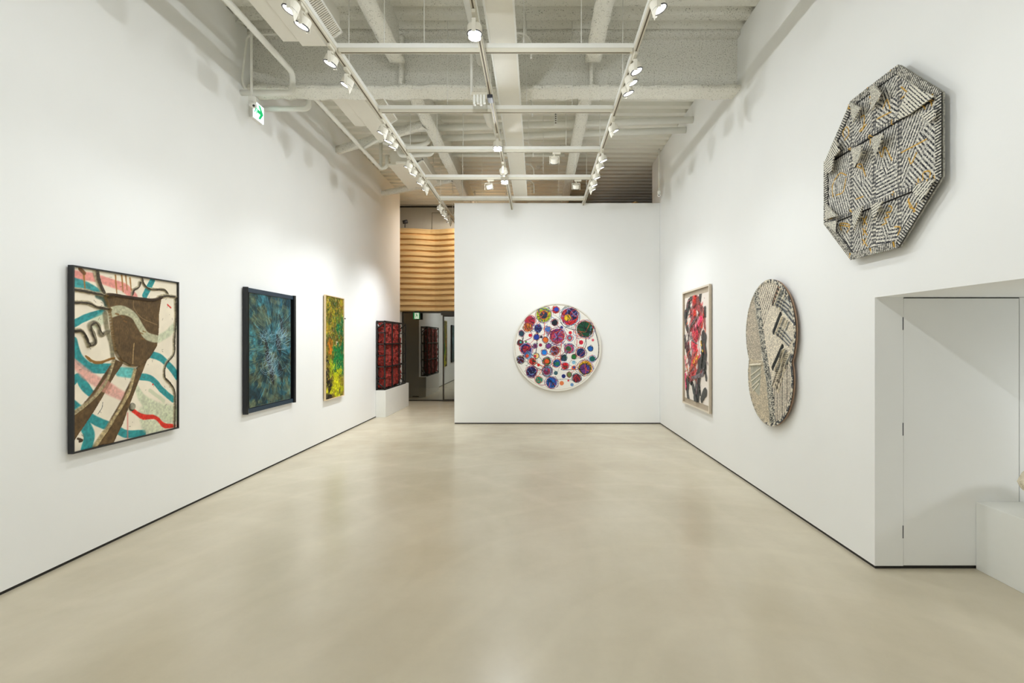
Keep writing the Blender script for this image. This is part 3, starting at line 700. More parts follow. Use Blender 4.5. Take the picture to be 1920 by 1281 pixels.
MB().box(-2.52, 0.0, 13.14, 13.25, 2.27, 2.372).build('door_track', M_bronze, t_)

# ------------------------------------------------------------------ plinths and the caged red sculpture
tag(MB().bevbox(XL+0.002, -3.157, 10.45, 12.33, 0.0, 0.566, 0.003).build('plinth', M_plinth), 'long low white plinth against left wall under the caged red sculpture', 'plinth')
t_ = thing('caged_sculpture', (-3.26, 11.3, 0.567), 'black steel cage packed with crumpled red material on a long white plinth', 'sculpture')
xa, xb, y0, y1, z0, z1 = XL+0.012, -3.165, 10.45, 12.10, 0.568, 2.018
r = 0.012
def bar(mb, p, q, r=r):
    p, q = Vector(p), Vector(q); mb.tube([p, q], r*1.2, 4)
posts = [y0+r, y0+0.55, y0+1.10, y1-r]
for y in posts:
    for x in (xa+r, xb-r):
        MB().box(x-r, x+r, y-r, y+r, z0, z1).build('post', M_steel, t_)
rails = MB()
for z in (z0+r, z0+(z1-z0)/3, z0+2*(z1-z0)/3, z1-r):
    for x in (xb-r, xa+r):
        rails.box(x-r, x+r, y0, y1, z-r, z+r)
rails.build('long_rails', M_steel, t_)
rungs = MB()
for y in (y0+r, y1-r):
    for k in range(7):
        z = z0+r+(z1-z0-2*r)*k/6; rungs.box(xa, xb, y-r, y+r, z-r*.8, z+r*.8)
    for za_, zb_ in ((z1-0.17, z1-0.03), (z0+0.17, z0+0.03)): bar(rungs, (xa+0.01, y, za_ ), (xb-0.01, y, zb_))
for y in posts[1:3]:
    for z in (z0+r, z1-r): rungs.box(xa, xb, y-r, y+r, z-r, z+r)
rungs.build('end_rungs', M_steel, t_)
rm = rough_box('crumpled_filling', M_red, xa+0.035, xb-0.040, y0+0.05, y0+1.32, z0+0.05, z1-0.06, 0.014, 0.036, 11.0, t_, 5.0, 6)

# alcove plinth and the ceramic on it
tag(MB().bevbox(3.073, 5.0, 1.2, NY-0.002, 0.0, 0.472, 0.003).build('plinth', M_plinth), 'white box plinth in the alcove at right, before the flush door', 'plinth')
M_cer = mat_spray('rough_cream_ceramic', (240, 230, 208), (186, 172, 142), 0.4, 30, 1.0)
mb = MB(); n = 40; vs = []; fs = []
prof = [(0.10, 0), (0.17, 0.012), (0.20, 0.05), (0.25, 0.10), (0.31, 0.16), (0.335, 0.21), (0.33, 0.27), (0.28, 0.33), (0.20, 0.38), (0.12, 0.41), (0.09, 0.45), (0.05, 0.46)]
cc = Vector((3.375, 3.02, 0.473))
for r_, z in prof:
    for k in range(n):
        a = 2*math.pi*k/n; p = Vector((r_*math.cos(a), r_*math.sin(a), z)); q = p*9
        dd = 1 + 0.10*mnoise.noise(q) + 0.07*mnoise.noise(q*2.5)
        vs.append(tuple(cc + Vector((p.x*dd, p.y*dd, max(0.0, p.z*(0.9+0.1*dd)) if z > 0 else 0))))
for i in range(len(prof)-1):
    for k in range(n): fs.append((i*n+k, i*n+(k+1) % n, (i+1)*n+(k+1) % n, (i+1)*n+k))
fs.append(tuple(reversed(range(n)))); fs.append(tuple((len(prof)-1)*n+k for k in range(n)))
mb.add(vs, fs, True)
t_ = thing('ceramic_sculpture', (3.375, 3.02, 0.473), 'rough cream ceramic sculpture on the white alcove plinth at picture edge', 'sculpture')
mb.build('body', M_cer, t_)
MB().tube([cc+Vector((-0.20, 0.05, 0.20)), cc+Vector((-0.31, 0.06, 0.225)), cc+Vector((-0.355, 0.07, 0.262)), cc+Vector((-0.350, 0.07, 0.285))], [0.07, 0.055, 0.035, 0.018], 14).build('knob', M_cer, t_)

# ------------------------------------------------------------------ painter: paint laid on a fine mesh as colour and relief
def lina(c):
    c = np.asarray(c, float) / 255.0
    return np.where(c <= 0.04045, c / 12.92, ((c + 0.055) / 1.055) ** 2.4)
def vnoise(Sx, Tx, scale, seed=0):
    """smooth value noise sampled at coordinates (metres * scale)"""
    r = np.random.RandomState(seed); g = r.rand(257, 257)
    u = Sx*scale + 31.7; v = Tx*scale + 17.3
    iu = np.floor(u).astype(int); iv = np.floor(v).astype(int); fu = u-iu; fv = v-iv
    fu = fu*fu*(3-2*fu); fv = fv*fv*(3-2*fv); iu %= 256; iv %= 256
    return (g[iv, iu]*(1-fu)+g[iv, iu+1]*fu)*(1-fv)+(g[iv+1, iu]*(1-fu)+g[iv+1, iu+1]*fu)*fv
def fbm(Sx, Tx, scale, seed=0, octv=4, gain=0.5):
    o = 0; a = 1; t = 0
    for i in range(octv):
        o = o + a*vnoise(Sx, Tx, scale*2**i, seed+i*7); t += a; a *= gain
    return o/t
def spline(pts, n=8):
    pts = [np.array(p, float) for p in pts]
    if len(pts) < 3: return pts
    P_ = [2*pts[0]-pts[1]] + pts + [2*pts[-1]-pts[-2]]; out = []
    for i in range(1, len(P_)-2):
        p0, p1, p2, p3 = P_[i-1:i+3]
        for k in range(n):
            t = k/n; out.append(0.5*((2*p1)+(p2-p0)*t+(2*p0-5*p1+4*p2-p3)*t*t+(3*p1-p0-3*p2+p3)*t**3))
    out.append(pts[-1]); return out
class Canvas:
    def __init__(s, s0, s1, t0, t1, cell, bg):
        s.W = int(round((s1-s0)/cell))+1; s.H = int(round((t1-t0)/cell))+1
        s.s = np.linspace(s0, s1, s.W); s.t = np.linspace(t0, t1, s.H)
        s.S, s.T = np.meshgrid(s.s, s.t)
        s.c = np.ones((s.H, s.W, 3))*np.array(bg, float); s.h = np.zeros((s.H, s.W))
    def win(s, lo, hi):
        i0, i1 = np.searchsorted(s.s, [lo[0], hi[0]]); j0, j1 = np.searchsorted(s.t, [lo[1], hi[1]])
        return slice(max(0, j0-1), j1+1), slice(max(0, i0-1), i1+1)
    def blend(s, w, m, color, alpha=1.0, h=0.0, grain=0.0, gs=60, seed=3):
        if m.size == 0: return
        a = (m*alpha)[..., None]; cc = np.array(color, float)
        if grain: cc = cc*(1+grain*(fbm(s.S[w], s.T[w], gs, seed, 3)[..., None]-0.5)*2)
        s.c[w] = s.c[w]*(1-a)+cc*a
        if h: s.h[w] = s.h[w] + m*h
    def stroke(s, pts, w, color, alpha=1.0, soft=0.25, h=0.0, edge=0.0, grain=0.0, smooth=True, gs=60, dry=0.0):
        w = list(w) if isinstance(w, (list, tuple)) else [w]*len(pts)
        q = spline([(*p, ww) for p, ww in zip(pts, w)]) if smooth and len(pts) > 2 else [np.array((*p, ww)) for p, ww in zip(pts, w)]
        q = np.array(q); mw = q[:, 2].max()*1.6
        W_ = s.win(q[:, :2].min(0)-mw, q[:, :2].max(0)+mw); Sx, Tx = s.S[W_], s.T[W_]
        if Sx.size == 0: return
        best = np.full(Sx.shape, 9.0)
        for a, b in zip(q[:-1], q[1:]):
            lo = np.minimum(a[:2], b[:2])-mw; hi = np.maximum(a[:2], b[:2])+mw
            jj = slice(*np.searchsorted(Tx[:, 0], [lo[1], hi[1]])); ii = slice(*np.searchsorted(Sx[0], [lo[0], hi[0]]))
            X, Y = Sx[jj, ii], Tx[jj, ii]
            if X.size == 0: continue
            d = b[:2]-a[:2]; L = max((d*d).sum(), 1e-12)
            t = np.clip(((X-a[0])*d[0]+(Y-a[1])*d[1])/L, 0, 1)
            r = np.hypot(X-a[0]-t*d[0], Y-a[1]-t*d[1])/np.maximum(a[2]+(b[2]-a[2])*t, 1e-5)
            best[jj, ii] = np.minimum(best[jj, ii], r)
        if edge: best = best + edge*(fbm(Sx, Tx, 0.6/mw, 5, 3)-0.5)*2
        m = np.clip((1-best)/soft, 0, 1)
        if dry: m = m*(fbm(Sx, Tx, 90, 9, 2) > dry*0.6)
        s.blend(W_, m, color, alpha, h, grain, gs)
    def poly(s, pts, color, alpha=1.0, h=0.0, grain=0.0, edge=0.0, gs=60, mask_only=False):
        p = np.array(pts, float); W_ = s.win(p.min(0), p.max(0)); X, Y = s.S[W_].copy(), s.T[W_].copy()
        if edge:
            X = X + edge*(fbm(X, Y, 12, 2, 3)-0.5)*2; Y = Y + edge*(fbm(s.S[W_], Y, 12, 21, 3)-0.5)*2
        ins = np.zeros(X.shape, bool); n = len(p)
        for i in range(n):
            (x1, y1), (x2, y2) = p[i], p[(i+1) % n]
            if y1 == y2: continue
            cnd = ((y1 > Y) != (y2 > Y)) & (X < (x2-x1)*(Y-y1)/(y2-y1)+x1); ins ^= cnd
        if mask_only: return W_, ins
        s.blend(W_, ins.astype(float), color, alpha, h, grain, gs)
    def disc(s, c, r, color, alpha=1.0, **k):
        s.stroke([c, (c[0]+1e-4, c[1])], r, color, alpha, soft=min(1, 0.004/r), smooth=False, **k)
    def build(s, name, parent, to_xyz, amp=1.0, rough=0.6, mask=None, flip=False):
        off = parent.matrix_basis.translation
        P_ = to_xyz(s.S, s.T, s.h*amp)
        v = np.stack(P_, -1).reshape(-1, 3) - np.array(off[:])
        j, i = np.meshgrid(np.arange(s.H-1), np.arange(s.W-1), indexing='ij'); a = (j*s.W+i)
        f = np.stack([a, a+1, a+1+s.W, a+s.W], -1)
        if flip: f = f[..., ::-1]
        f = f.reshape(-1, 4)
        if mask is not None:
            mk = (mask[:-1, :-1] & mask[1:, 1:] & mask[1:, :-1] & mask[:-1, 1:]).reshape(-1); f = f[mk]
            used = np.unique(f); remap = np.full(len(v), -1); remap[used] = np.arange(len(used)); v = v[used]; f = remap[f]
            cols = s.c.reshape(-1, 3)[used]
        else: cols = s.c.reshape(-1, 3)
        me = bpy.data.meshes.new(name); me.vertices.add(len(v)); me.vertices.foreach_set('co', v.reshape(-1))
        me.loops.add(f.size); me.loops.foreach_set('vertex_index', f.reshape(-1).astype(np.int32))
        me.polygons.add(len(f)); me.polygons.foreach_set('loop_start', np.arange(0, f.size, 4, dtype=np.int32))
        me.polygons.foreach_set('loop_total', np.full(len(f), 4, np.int32))
        me.polygons.foreach_set('use_smooth', np.ones(len(f), bool)); me.update(calc_edges=True)
        at = me.color_attributes.new('paint', 'FLOAT_COLOR', 'POINT')
        rgba = np.ones((len(v), 4), np.float32); rgba[:, :3] = lina(np.clip(cols, 0, 255)); at.data.foreach_set('color', rgba.reshape(-1))
        m = bpy.data.materials.new(name+'_paint'); m.use_nodes = True; nt = m.node_tree; b = nt.nodes['Principled BSDF']
        b.inputs['Roughness'].default_value = rough; b.inputs['Specular IOR Level'].default_value = 0.3
        vc = nt.nodes.new('ShaderNodeVertexColor'); vc.layer_name = 'paint'; nt.links.new(vc.outputs[0], b.inputs['Base Color'])
        me.materials.append(m); o = bpy.data.objects.new(name, me); COL.objects.link(o); o.parent = parent; return o

def pmap(ox, oy, sc, Xf):
    """points of a close view of the wall plane x = Xf -> metres (distance along wall, height)"""
    def f(*pts):
        out = []
        for zx, zy in pts:
            px, py = ox+zx/sc, oy+zy/sc; y = abs(Xf)*F/abs(px-VX); out.append((y, H+(VY-py)*y/F))
        return out
    return f

# ---- first painting on the left: cream ground, teal bands, brown shield
t_ = thing('painting', (-3.365, 4.11, 0.79), 'large black-framed abstract painting with brown shield shape and teal bands, nearest on left wall', 'painting', 'framed paintings on the left wall')
Y0, Y1, Z0, Z1 = 3.582, 4.644, 0.789, 2.142
fw = 0.012
MB().box(XL+0.012, -3.315, Y0, Y0+fw, Z0, Z1).box(XL+0.012, -3.315, Y1-fw, Y1, Z0, Z1).box(XL+0.012, -3.315, Y0+fw, Y1-fw, Z0, Z0+fw).box(XL+0.012, -3.315, Y0+fw, Y1-fw, Z1-fw, Z1).build('frame', M_black, t_)
MB().box(XL+0.001, XL+0.014, Y0+0.04, Y1-0.04, Z0+0.04, Z1-0.04).build('backing_board', M_black, t_)
C = Canvas(Y0+fw, Y1-fw, Z0+fw, Z1-fw, 0.0034, (240, 229, 208))
q = pmap(100, 480, 3.05, -3.32)
C.c *= (1+0.05*(fbm(C.S, C.T, 9, 4)-0.5)[..., None]*2)
TEAL, PINK, PALE, BR, DK = (38, 138, 142), (226, 142, 132), (196, 204, 172), (98, 76, 48), (62, 54, 44)
C.stroke(q((110,105),(230,120),(330,150),(410,180),(470,235)), .040, PINK, .9, .3, edge=.25, grain=.12)
C.stroke(q((118,150),(200,170),(285,215)), [.040,.032,.02], TEAL, .85, .3, edge=.3, grain=.3)
for p, w in [(q((112,395),(190,355),(292,318)), [.028,.030,.022]), (q((120,490),(150,580),(225,640),(345,640)), .040),
             (q((112,725),(150,695),(185,740),(225,790)), [.035,.035,.040,.03]), (q((112,850),(150,880)), .040), (q((205,915),(255,945),(325,975)), .036),
             (q((185,960),(212,1030),(195,1105)), .050), (q((558,560),(620,585),(680,640),(716,690)), .036), (q((500,690),(570,705),(630,770),(690,822)), .030),
             (q((372,995),(430,1018),(520,1015)), .034), (q((575,138),(530,228)), .030)]:
    C.stroke(p, w, TEAL, .93, .18, edge=.15, grain=.22)
C.stroke(q((385,660),(470,672)), .045, (88, 178, 176), .9, .3, edge=.2, grain=.2)
C.stroke(q((712,395),(650,450),(590,480)), .050, PALE, .8, .4, edge=.3, grain=.15)
C.stroke(q((300,350),(240,385)), .05, PALE, .7, .5, edge=.3)
C.stroke(q((480,745),(520,820),(600,880),(700,900)), [.025,.05,.08,.10], PALE, .8, .35, edge=.3, grain=.2)
C.stroke(q((520,900),(560,980),(660,940)), .07, PALE, .7, .4, edge=.3, grain=.2)
C.stroke(q((560,770),(640,830)), .02, PALE, .7, .4, edge=.4)
C.stroke(q((120,600),(200,680),(300,745),(400,800)), [.03,.05,.05,.05], (222, 160, 148), .8, .35, edge=.2, grain=.15)
C.stroke(q((432,900),(432,1050)), .010, (214, 120, 110), .6, .5)
C.stroke(q((465,885),(520,920),(590,925),(640,968),(700,972)), [.020,.026,.020,.024,.02], (222, 48, 34), .97, .3, edge=.3, grain=.2)
# hanging brown ribbons (legs)
def leg(poly):
    C.poly(poly, BR, 1, h=.010, grain=.28, gs=40, edge=.004)
leg(q((352,590),(402,612),(318,745),(255,860),(118,1065),(112,920),(215,800)))
leg(q((478,640),(542,590),(470,770),(400,960),(345,1072),(232,1092),(300,985),(390,830)))
C.poly(q((300,700),(345,740),(325,790),(252,770)), (206, 150, 132), .75, grain=.2)
C.stroke(q((350,585),(300,720),(220,820),(112,905)), [.012,.016,.018,.018], (168, 152, 116), 1, .4, h=.012, edge=.25, grain=.35, gs=90)
C.stroke(q((468,650),(430,780),(345,930),(240,1085)), [.014,.018,.018,.02], (178, 158, 116), 1, .4, h=.012, edge=.25, grain=.35, gs=90)
# grey-green wash and stained pieces
C.stroke(q((262,225),(300,255),(318,300)), .030, (86, 110, 98), .9, .4, edge=.4, grain=.4)
C.stroke(q((300,330),(312,420),(335,500),(345,575)), [.026,.022,.022,.02], (132, 124, 98), .95, .35, h=.008, edge=.25, grain=.35)
for xx, yy0, yy1 in ((362,112,215),(398,112,205),(421,115,195),(445,128,200),(182,110,200)):
    C.stroke(q((xx,yy0),(xx+8,yy1)), [.010,.006], (162, 112, 52), .9, .4, edge=.3)
C.stroke(q((158,72),(186,98)), .018, (110, 74, 40), .95, .3, edge=.4, grain=.3)
C.stroke(q((192,572),(225,600),(270,610),(345,585)), [.008,.014,.014,.010], (140, 98, 42), .95, .3, edge=.5, h=.004)
# raised dark cords
def cord(pts, w=.011):
    C.stroke(pts, [w*1.55]*len(pts), (168, 156, 126), .9, .3, h=.006, edge=.4, grain=.3, gs=90)
    C.stroke([(a, b_-.002) for a, b_ in pts], [w*.8]*len(pts), DK, .95, .3, h=.012, edge=.4, grain=.35, gs=90)
cord(q((112,190),(180,200),(290,222),(330,225)), .013)
cord(q((112,265),(200,268),(250,290),(318,304)), .012)
cord(q((252,85),(262,140),(288,205)), .020)
cord(q((508,125),(520,160),(555,188),(630,192),(652,208),(655,225)), .010)
cord(q((500,150),(490,178),(462,195),(455,222)), .010)
cord(q((605,236),(650,228),(706,234)), .012)
cord(q((700,235),(702,340),(694,480),(690,560),(645,620),(638,690),(672,730),(696,790),(694,985)), .010)
cord(q((112,428),(165,430),(190,470),(205,510)), .014)
C.stroke(q((205,510),(240,495),(235,450),(212,400),(240,383),(262,400),(275,450),(318,428)), .022, (120, 112, 90), .95, .4, h=.014, edge=.3, grain=.4)
C.stroke(q((112,428),(160,432),(192,470),(205,515),(240,495),(222,440),(215,400),(245,383),(272,430),(285,448)), .007, DK, .9, .5, h=.006, edge=.3)
# shield
sh = q((292,224),(330,214),(450,232),(560,244),(614,238),(600,330),(598,430),(588,515),(545,585),(490,628),(440,630),(385,596),(352,535),(336,430),(322,320))
sh2 = [(a, b_) for a, b_ in sh]
C.poly(sh2, (92, 72, 46), 1, h=.026, grain=.22, gs=30)
W_, ins = C.poly(sh2, BR, mask_only=True)
C.c[W_] = np.where(ins[..., None], C.c[W_]*(0.9+0.25*vnoise(C.S[W_]*3, C.T[W_], 70, 8)[..., None]), C.c[W_])
S2 = C.c.copy()
C.stroke(q((318,325),(385,310),(450,340),(490,400),(530,458),(602,478)), [.045,.040,.034,.036,.040,.036], (186, 184, 154), .95, .22, edge=.15, grain=.2)
out_ = np.ones(C.S.shape, bool); o2 = np.zeros(C.S.shape, bool); o2[W_] = ins
S3 = C.c.copy(); C.c = np.where(o2[..., None], S3, S2)
C.stroke(q((294,226),(332,222),(450,240),(560,252),(610,240)), [.012,.016,.018,.018,.010], (54, 40, 26), .95, .5, h=.012, edge=.2)
C.stroke(sh[4:]+[sh[0]], .005, (150, 120, 76), .8, .6)
C.stroke(q((455,500),(450,560),(448,615)), .005, (190, 160, 110), .9, .5, edge=.5)
C.stroke(q((452,255),(456,300),(500,355),(588,395)), .0025, (176, 146, 100), .8, .5)
for a, b_ in ((358,330),(390,345),(404,372),(515,430),(498,440),(505,470)): C.stroke(q((a-8,b_),(a+8,b_+6)), .008, (128, 92, 50), .8, .5, edge=.6)
# button and small marks
bc = q((455, 864))[0]
C.disc(bc, .036, (70, 60, 48), 1, h=.006); C.disc((bc[0], bc[1]+.004), .030, (150, 146, 128), 1, h=.012, grain=.25)
C.disc(q((576,735))[0], .010, (214, 50, 40)); C.stroke(q((660,280),(678,296)), .009, (214, 50, 40), 1, .4, edge=.4)
C.stroke(q((290,838),(285,870),(262,905)), .003, (50, 60, 60), .9, .5, edge=.4)
C.stroke(q((148,1045),(172,1055),(158,1062)), .010, (66, 48, 32), .95, .4, edge=.5)
rs = np.random.RandomState(3)
for k in range(70):
    a, b_ = rs.uniform(Y0+.03, Y1-.03), rs.uniform(Z0+.03, Z1-.03)
    C.stroke([(a, b_), (a+rs.uniform(-.02, .02), b_+rs.uniform(-.02, .02))], .0025, (96, 80, 56), .7, .5, smooth=False)
C.build('canvas', t_, lambda s_, t, h: (-3.330+h*.75, s_, t), rough=0.6)

# ---- second painting on the left: blue-green, dark box frame
t_ = thing('painting', (-3.365, 6.3, 0.756), 'blue-green abstract painting in a deep dark blue box frame, second on left wall', 'painting', 'framed paintings on the left wall')
Y0, Y1, Z0, Z1 = 5.71, 6.878, 0.756, 2.215
mb = MB()
for a, b_ in ((Y0, Y0+0.035), (Y1-0.045, Y1)):
    n = 10
    MB().prism([(XL+0.012, a), (-3.312, a), (-3.300, (a+b_)/2), (-3.306, b_), (XL+0.012, b_)], lambda x, y, d: (x, y, d), Z0, Z1).build('side_rail', M_navy, t_)
MB().box(XL+0.012, -3.325, Y0+0.035, Y1-0.045, Z0+0.004, Z0+0.055).build('cross_rail', M_blue, t_)
MB().box(XL+0.012, -3.325, Y0+0.035, Y1-0.045, Z1-0.055, Z1-0.004).build('cross_rail', M_blue, t_)
MB().box(XL+0.001, XL+0.014, Y0+0.03, Y1-0.03, Z0+0.03, Z1-0.03).build('backing_board', M_navy, t_)
C = Canvas(Y0+0.10, Y1-0.095, Z0+0.062, Z1-0.055, 0.0045, (60, 110, 115))
n1 = fbm(C.S, C.T, 5, 31, 4); n2_ = fbm(C.S, C.T, 9, 37, 4); n3_ = fbm(C.S, C.T, 40, 41, 3)
def mixc(a, b_, f): f = np.clip(f, 0, 1)[..., None]; return np.array(a, float)*(1-f)+np.array(b_, float)*f
C.c = mixc((16, 54, 66), (62, 128, 136), (n1-.34)/.3); f = np.clip((n2_-.48)/.16, 0, 1)[..., None]; C.c = C.c*(1-f*.7)+np.array((122, 122, 84))*f*.7
u = (C.S-C.s[0])/(C.s[-1]-C.s[0]); v = (C.T-C.t[0])/(C.t[-1]-C.t[0])
f = np.clip((u*.6+v*.6-.75)*2.2+(n1-.5)*2.2, 0, 1)[..., None]*.75; C.c = C.c*(1-f)+np.array((44, 124, 164))*f
C.c *= (.30+1.15*fbm(C.S, C.T, 22, 43, 4, .65))[..., None]; C.c *= (.72+.5*n3_)[..., None]
q = pmap(430, 510, 4.132, -3.34); cx_, cy_ = q((335, 570))[0]
rs = np.random.RandomState(9)
for k in range(620):
    a = rs.uniform(0, 2*math.pi); r0 = rs.uniform(.06, .55); L = rs.uniform(.08, .30); a2 = a+rs.normal(0, .22)
    p0 = (cx_+math.cos(a)*r0*.85, cy_+math.sin(a)*r0*1.2); p1 = (p0[0]+math.cos(a2)*L, p0[1]+math.sin(a2)*L)
    c_ = [(22, 46, 50), (30, 62, 66), (150, 160, 120), (90, 160, 180), (24, 40, 36)][rs.randint(5)]
    C.stroke([p0, ((p0[0]+p1[0])/2+rs.normal(0, .02), (p0[1]+p1[1])/2), p1], [.002, rs.uniform(.003, .008), .001], c_, rs.uniform(.3, .75), .6)
for a, b_, w in ((400,400,.05),(300,690,.06),(380,560,.05),(395,770,.06),(290,590,.04),(330,800,.04)):
    C.stroke(q((a-16,b_-70),(a,b_),(a+12,b_+75)), [w*.3,w*1.2,w*.3], (18, 20, 22), .9, .6, edge=.7)
for k in range(230):
    g = [(290, 520), (385, 560), (300, 700), (400, 470), (330, 770)][rs.randint(5)]
    zx, zy = g[0]+rs.normal(0, 26), g[1]+rs.normal(0, 36); an = rs.normal(-1.1, .5); L = rs.uniform(30, 90)
    C.stroke(q((zx, zy), (zx+math.cos(an)*L*.5+rs.normal(0, 6), zy+math.sin(an)*L*.5+10), (zx+math.cos(an)*L, zy+math.sin(an)*L)), [.001, .0035, .001], (168, 204, 224), rs.uniform(.35, .85), .6)
for zy in (480, 495, 510, 750, 765): C.stroke(q((235, zy-10), (275, zy+30), (330, zy)), .003, (176, 205, 220), .7, .6)
for k in range(26):
    zx = rs.uniform(170, 480); zy = rs.uniform(180, 1000); L = rs.uniform(25, 80)
    C.poly(q((zx, zy), (zx+L, zy+L*.5), (zx+L*.8, zy+L*1.2), (zx-L*.2, zy+L*.7)), [(40, 76, 84), (130, 128, 96), (50, 110, 130), (96, 120, 100)][rs.randint(4)], .35, edge=.01)
C.stroke([(C.s[0], C.t[0]), (C.s[-1], C.t[0]), (C.s[-1], C.t[-1]), (C.s[0], C.t[-1]), (C.s[0], C.t[0])], .006, (150, 140, 110), .6, .5, smooth=False)
C.h = (n3_-.5)*.003
C.build('canvas', t_, lambda s_, t, h: (-3.336+h, s_, t), rough=0.5)
MB().box(XL+0.013, -3.340, C.s[0], C.s[-1], C.t[0], C.t[-1]).build('stretcher', M_navy, t_)

# ---- third painting on the left: yellow-green
t_ = thing('painting', (-3.365, 8.25, 0.655), 'narrow yellow and green spattered painting in a pale wood frame, third on left wall', 'painting', 'framed paintings on the left wall')
Y0, Y1, Z0, Z1 = 7.87, 8.633, 0.655, 2.326; fw = .012
MB().box(XL+0.016, -3.318, Y0, Y0+fw, Z0, Z1).box(XL+0.016, -3.318, Y1-fw, Y1, Z0, Z1).box(XL+0.016, -3.318, Y0+fw, Y1-fw, Z0, Z0+fw).box(XL+0.016, -3.318, Y0+fw, Y1-fw, Z1-fw, Z1).build('frame', M_oak, t_)
MB().box(XL+0.001, XL+0.018, Y0+0.02, Y1-0.03, Z0+0.03, Z1-0.03).build('backing_board', M_slot, t_)
C = Canvas(Y0+fw, Y1-fw, Z0+fw, Z1-fw, 0.005, (110, 110, 30))
n1 = fbm(C.S, C.T, 6, 51, 5, .6); n2_ = fbm(C.S, C.T, 14, 57, 4, .6); n3_ = fbm(C.S, C.T, 60, 61, 2)
v = (C.T-C.t[0])/(C.t[-1]-C.t[0]); u = (C.S-C.s[0])/(C.s[-1]-C.s[0])
C.c = mixc((96, 92, 34), (150, 142, 34), (n1-.35)/.3); 
def lay(col, f, a=1.0):
    f = (np.clip(f, 0, 1)*a)[..., None]; C.c = C.c*(1-f)+np.array(col, float)*f
lay((58, 84, 38), (n2_-.5)*7, .8); lay((176, 116, 44), (n3_-.62)*8+(n1-.5)*3, .8)
lay((18, 104, 58), (u-.62+(n1-.5)*1.3)*6*np.clip((.85-v)*4, 0, 1)*np.clip((v-.18)*6, 0, 1))
lay((30, 24, 20), (.42-v+(n2_-.5)*1.1)*5*np.clip((.45-u)*6, 0, 1))
lay((206, 118, 26), (.09-np.hypot((u-.28)*.5, v-.48)+(n2_-.5)*.2)*25, .9)
lay((14, 118, 62), (.20-np.hypot((u-.62)*.6, v-.36)+(n2_-.5)*.35)*12, .95)
lay((192, 192, 22), (.15-np.hypot((u-.62)*.42, v-.13)+(n2_-.5)*.42)*16, .95)
lay((176, 188, 26), (.12-np.hypot((u-.34)*.8, v-.30)+(n2_-.5)*.3)*14, .9)
lay((226, 216, 36), (.05-np.hypot((u-.10)*.5, v-.09)+(n2_-.5)*.08)*30, .95)
lay((16, 112, 78), (.035-np.hypot((u-.70)*.46, v-.71))*60); lay((236, 220, 200), (.02-np.hypot((u-.62)*.46, v-.545)+(n3_-.5)*.05)*60)
rs = np.random.RandomState(5)
for k in range(900):
    a, b_ = rs.uniform(C.s[0], C.s[-1]), rs.uniform(C.t[0], C.t[-1]); vv = (b_-C.t[0])/(C.t[-1]-C.t[0])
    c_ = [(30, 26, 20), (214, 206, 70), (170, 96, 40), (70, 120, 50), (220, 208, 190)][rs.choice(5, p=[.34, .26, .15, .15, .10])]
    C.stroke([(a, b_), (a+rs.normal(0, .01), b_+rs.normal(0, .02))], rs.uniform(.002, .006), c_, .8, .5, smooth=False)
for k in range(60):
    a = rs.uniform(0, 6.28); p = (C.s[0]+.62*(C.s[-1]-C.s[0]), C.t[0]+.15*(C.t[-1]-C.t[0])); L = rs.uniform(.12, .34)
    C.stroke([p, (p[0]+math.cos(a)*L*.8, p[1]+math.sin(a)*L)], [.006, .002], (206, 204, 30), .8, .5, smooth=False)
C.c *= (.55+.9*fbm(C.S, C.T, 38, 71, 3, .6))[..., None]
C.h = (n2_-.5)*.02
C.build('canvas', t_, lambda s_, t, h: (-3.330+h, s_, t), rough=0.5)
tag(MB().lathe([(0.002, -.012), (.012, -.006), (.013, .004), (.002, .012)], 10, (-3.31, 8.64, 1.98)).build('wall_knob', M_ring), 'tiny dark knob at the edge of narrow green painting', 'knob')

# ---- painting on the right wall: red and black strokes
t_ = thing('painting', (XR, 7.38, 0.61), 'red and black gestural painting on white in a taupe wood frame, right wall', 'painting')
Y0, Y1, Z0, Z1 = 6.76, 8.0, 0.612, 2.367; fw = .024; xf = 2.318
for nm, m_, xa_, xb_, ww in (('frame', M_taupe, xf+0.004, XR-0.012, fw), ('frame_face', M_taupel, xf, xf+0.004, fw)):
    MB().box(xa_, xb_, Y0, Y0+ww, Z0, Z1).box(xa_, xb_, Y1-ww, Y1, Z0, Z1).box(xa_, xb_, Y0+ww, Y1-ww, Z0, Z0+ww).box(xa_, xb_, Y0+ww, Y1-ww, Z1-ww, Z1).build(nm, m_, t_)
MB().box(XR-0.014, XR-0.012, Y0+fw, Y1-fw, Z0+fw, Z1-fw).build('backing_board', M_taupe, t_)
MB().box(XR-0.0125, XR-0.001, Y0+0.06, Y1-0.06, Z0+0.06, Z1-0.06).build('hanging_batten', M_ring, t_)
C = Canvas(Y0+fw+.05, Y1-fw-.04, Z0+fw+.07, Z1-fw-.075, 0.0045, (238, 229, 220))
MB().box(2.341, XR-0.0145, C.s[0], C.s[-1], C.t[0], C.t[-1]).build('stretcher', M_taupe, t_)
q = pmap(1250, 500, 3.767, 2.335)
K_ = (50, 51, 48)
for pts, w in [(((160,260),(150,300),(140,350)), .07), (((180,205),(160,260),(175,320)), .05), (((135,340),(140,420),(150,440)), .07), (((130,500),(135,560)), .04), (((240,190),(235,240)), .06),
               (((272,300),(275,345)), .045), (((262,490),(262,560),(270,620),(265,700)), .09), (((150,600),(180,700),(170,800)), .08), (((255,620),(240,700),(225,800),(215,930)), .10),
               (((150,800),(150,880),(155,930)), .07), (((275,890),(250,930)), .07), (((180,820),(200,900),(215,950)), .06), (((275,700),(282,800)), .03), (((230,850),(240,900)), .05)]:
    C.stroke(q(*pts), w, K_, 1, .12, h=.012, edge=.75, grain=.5, gs=45)
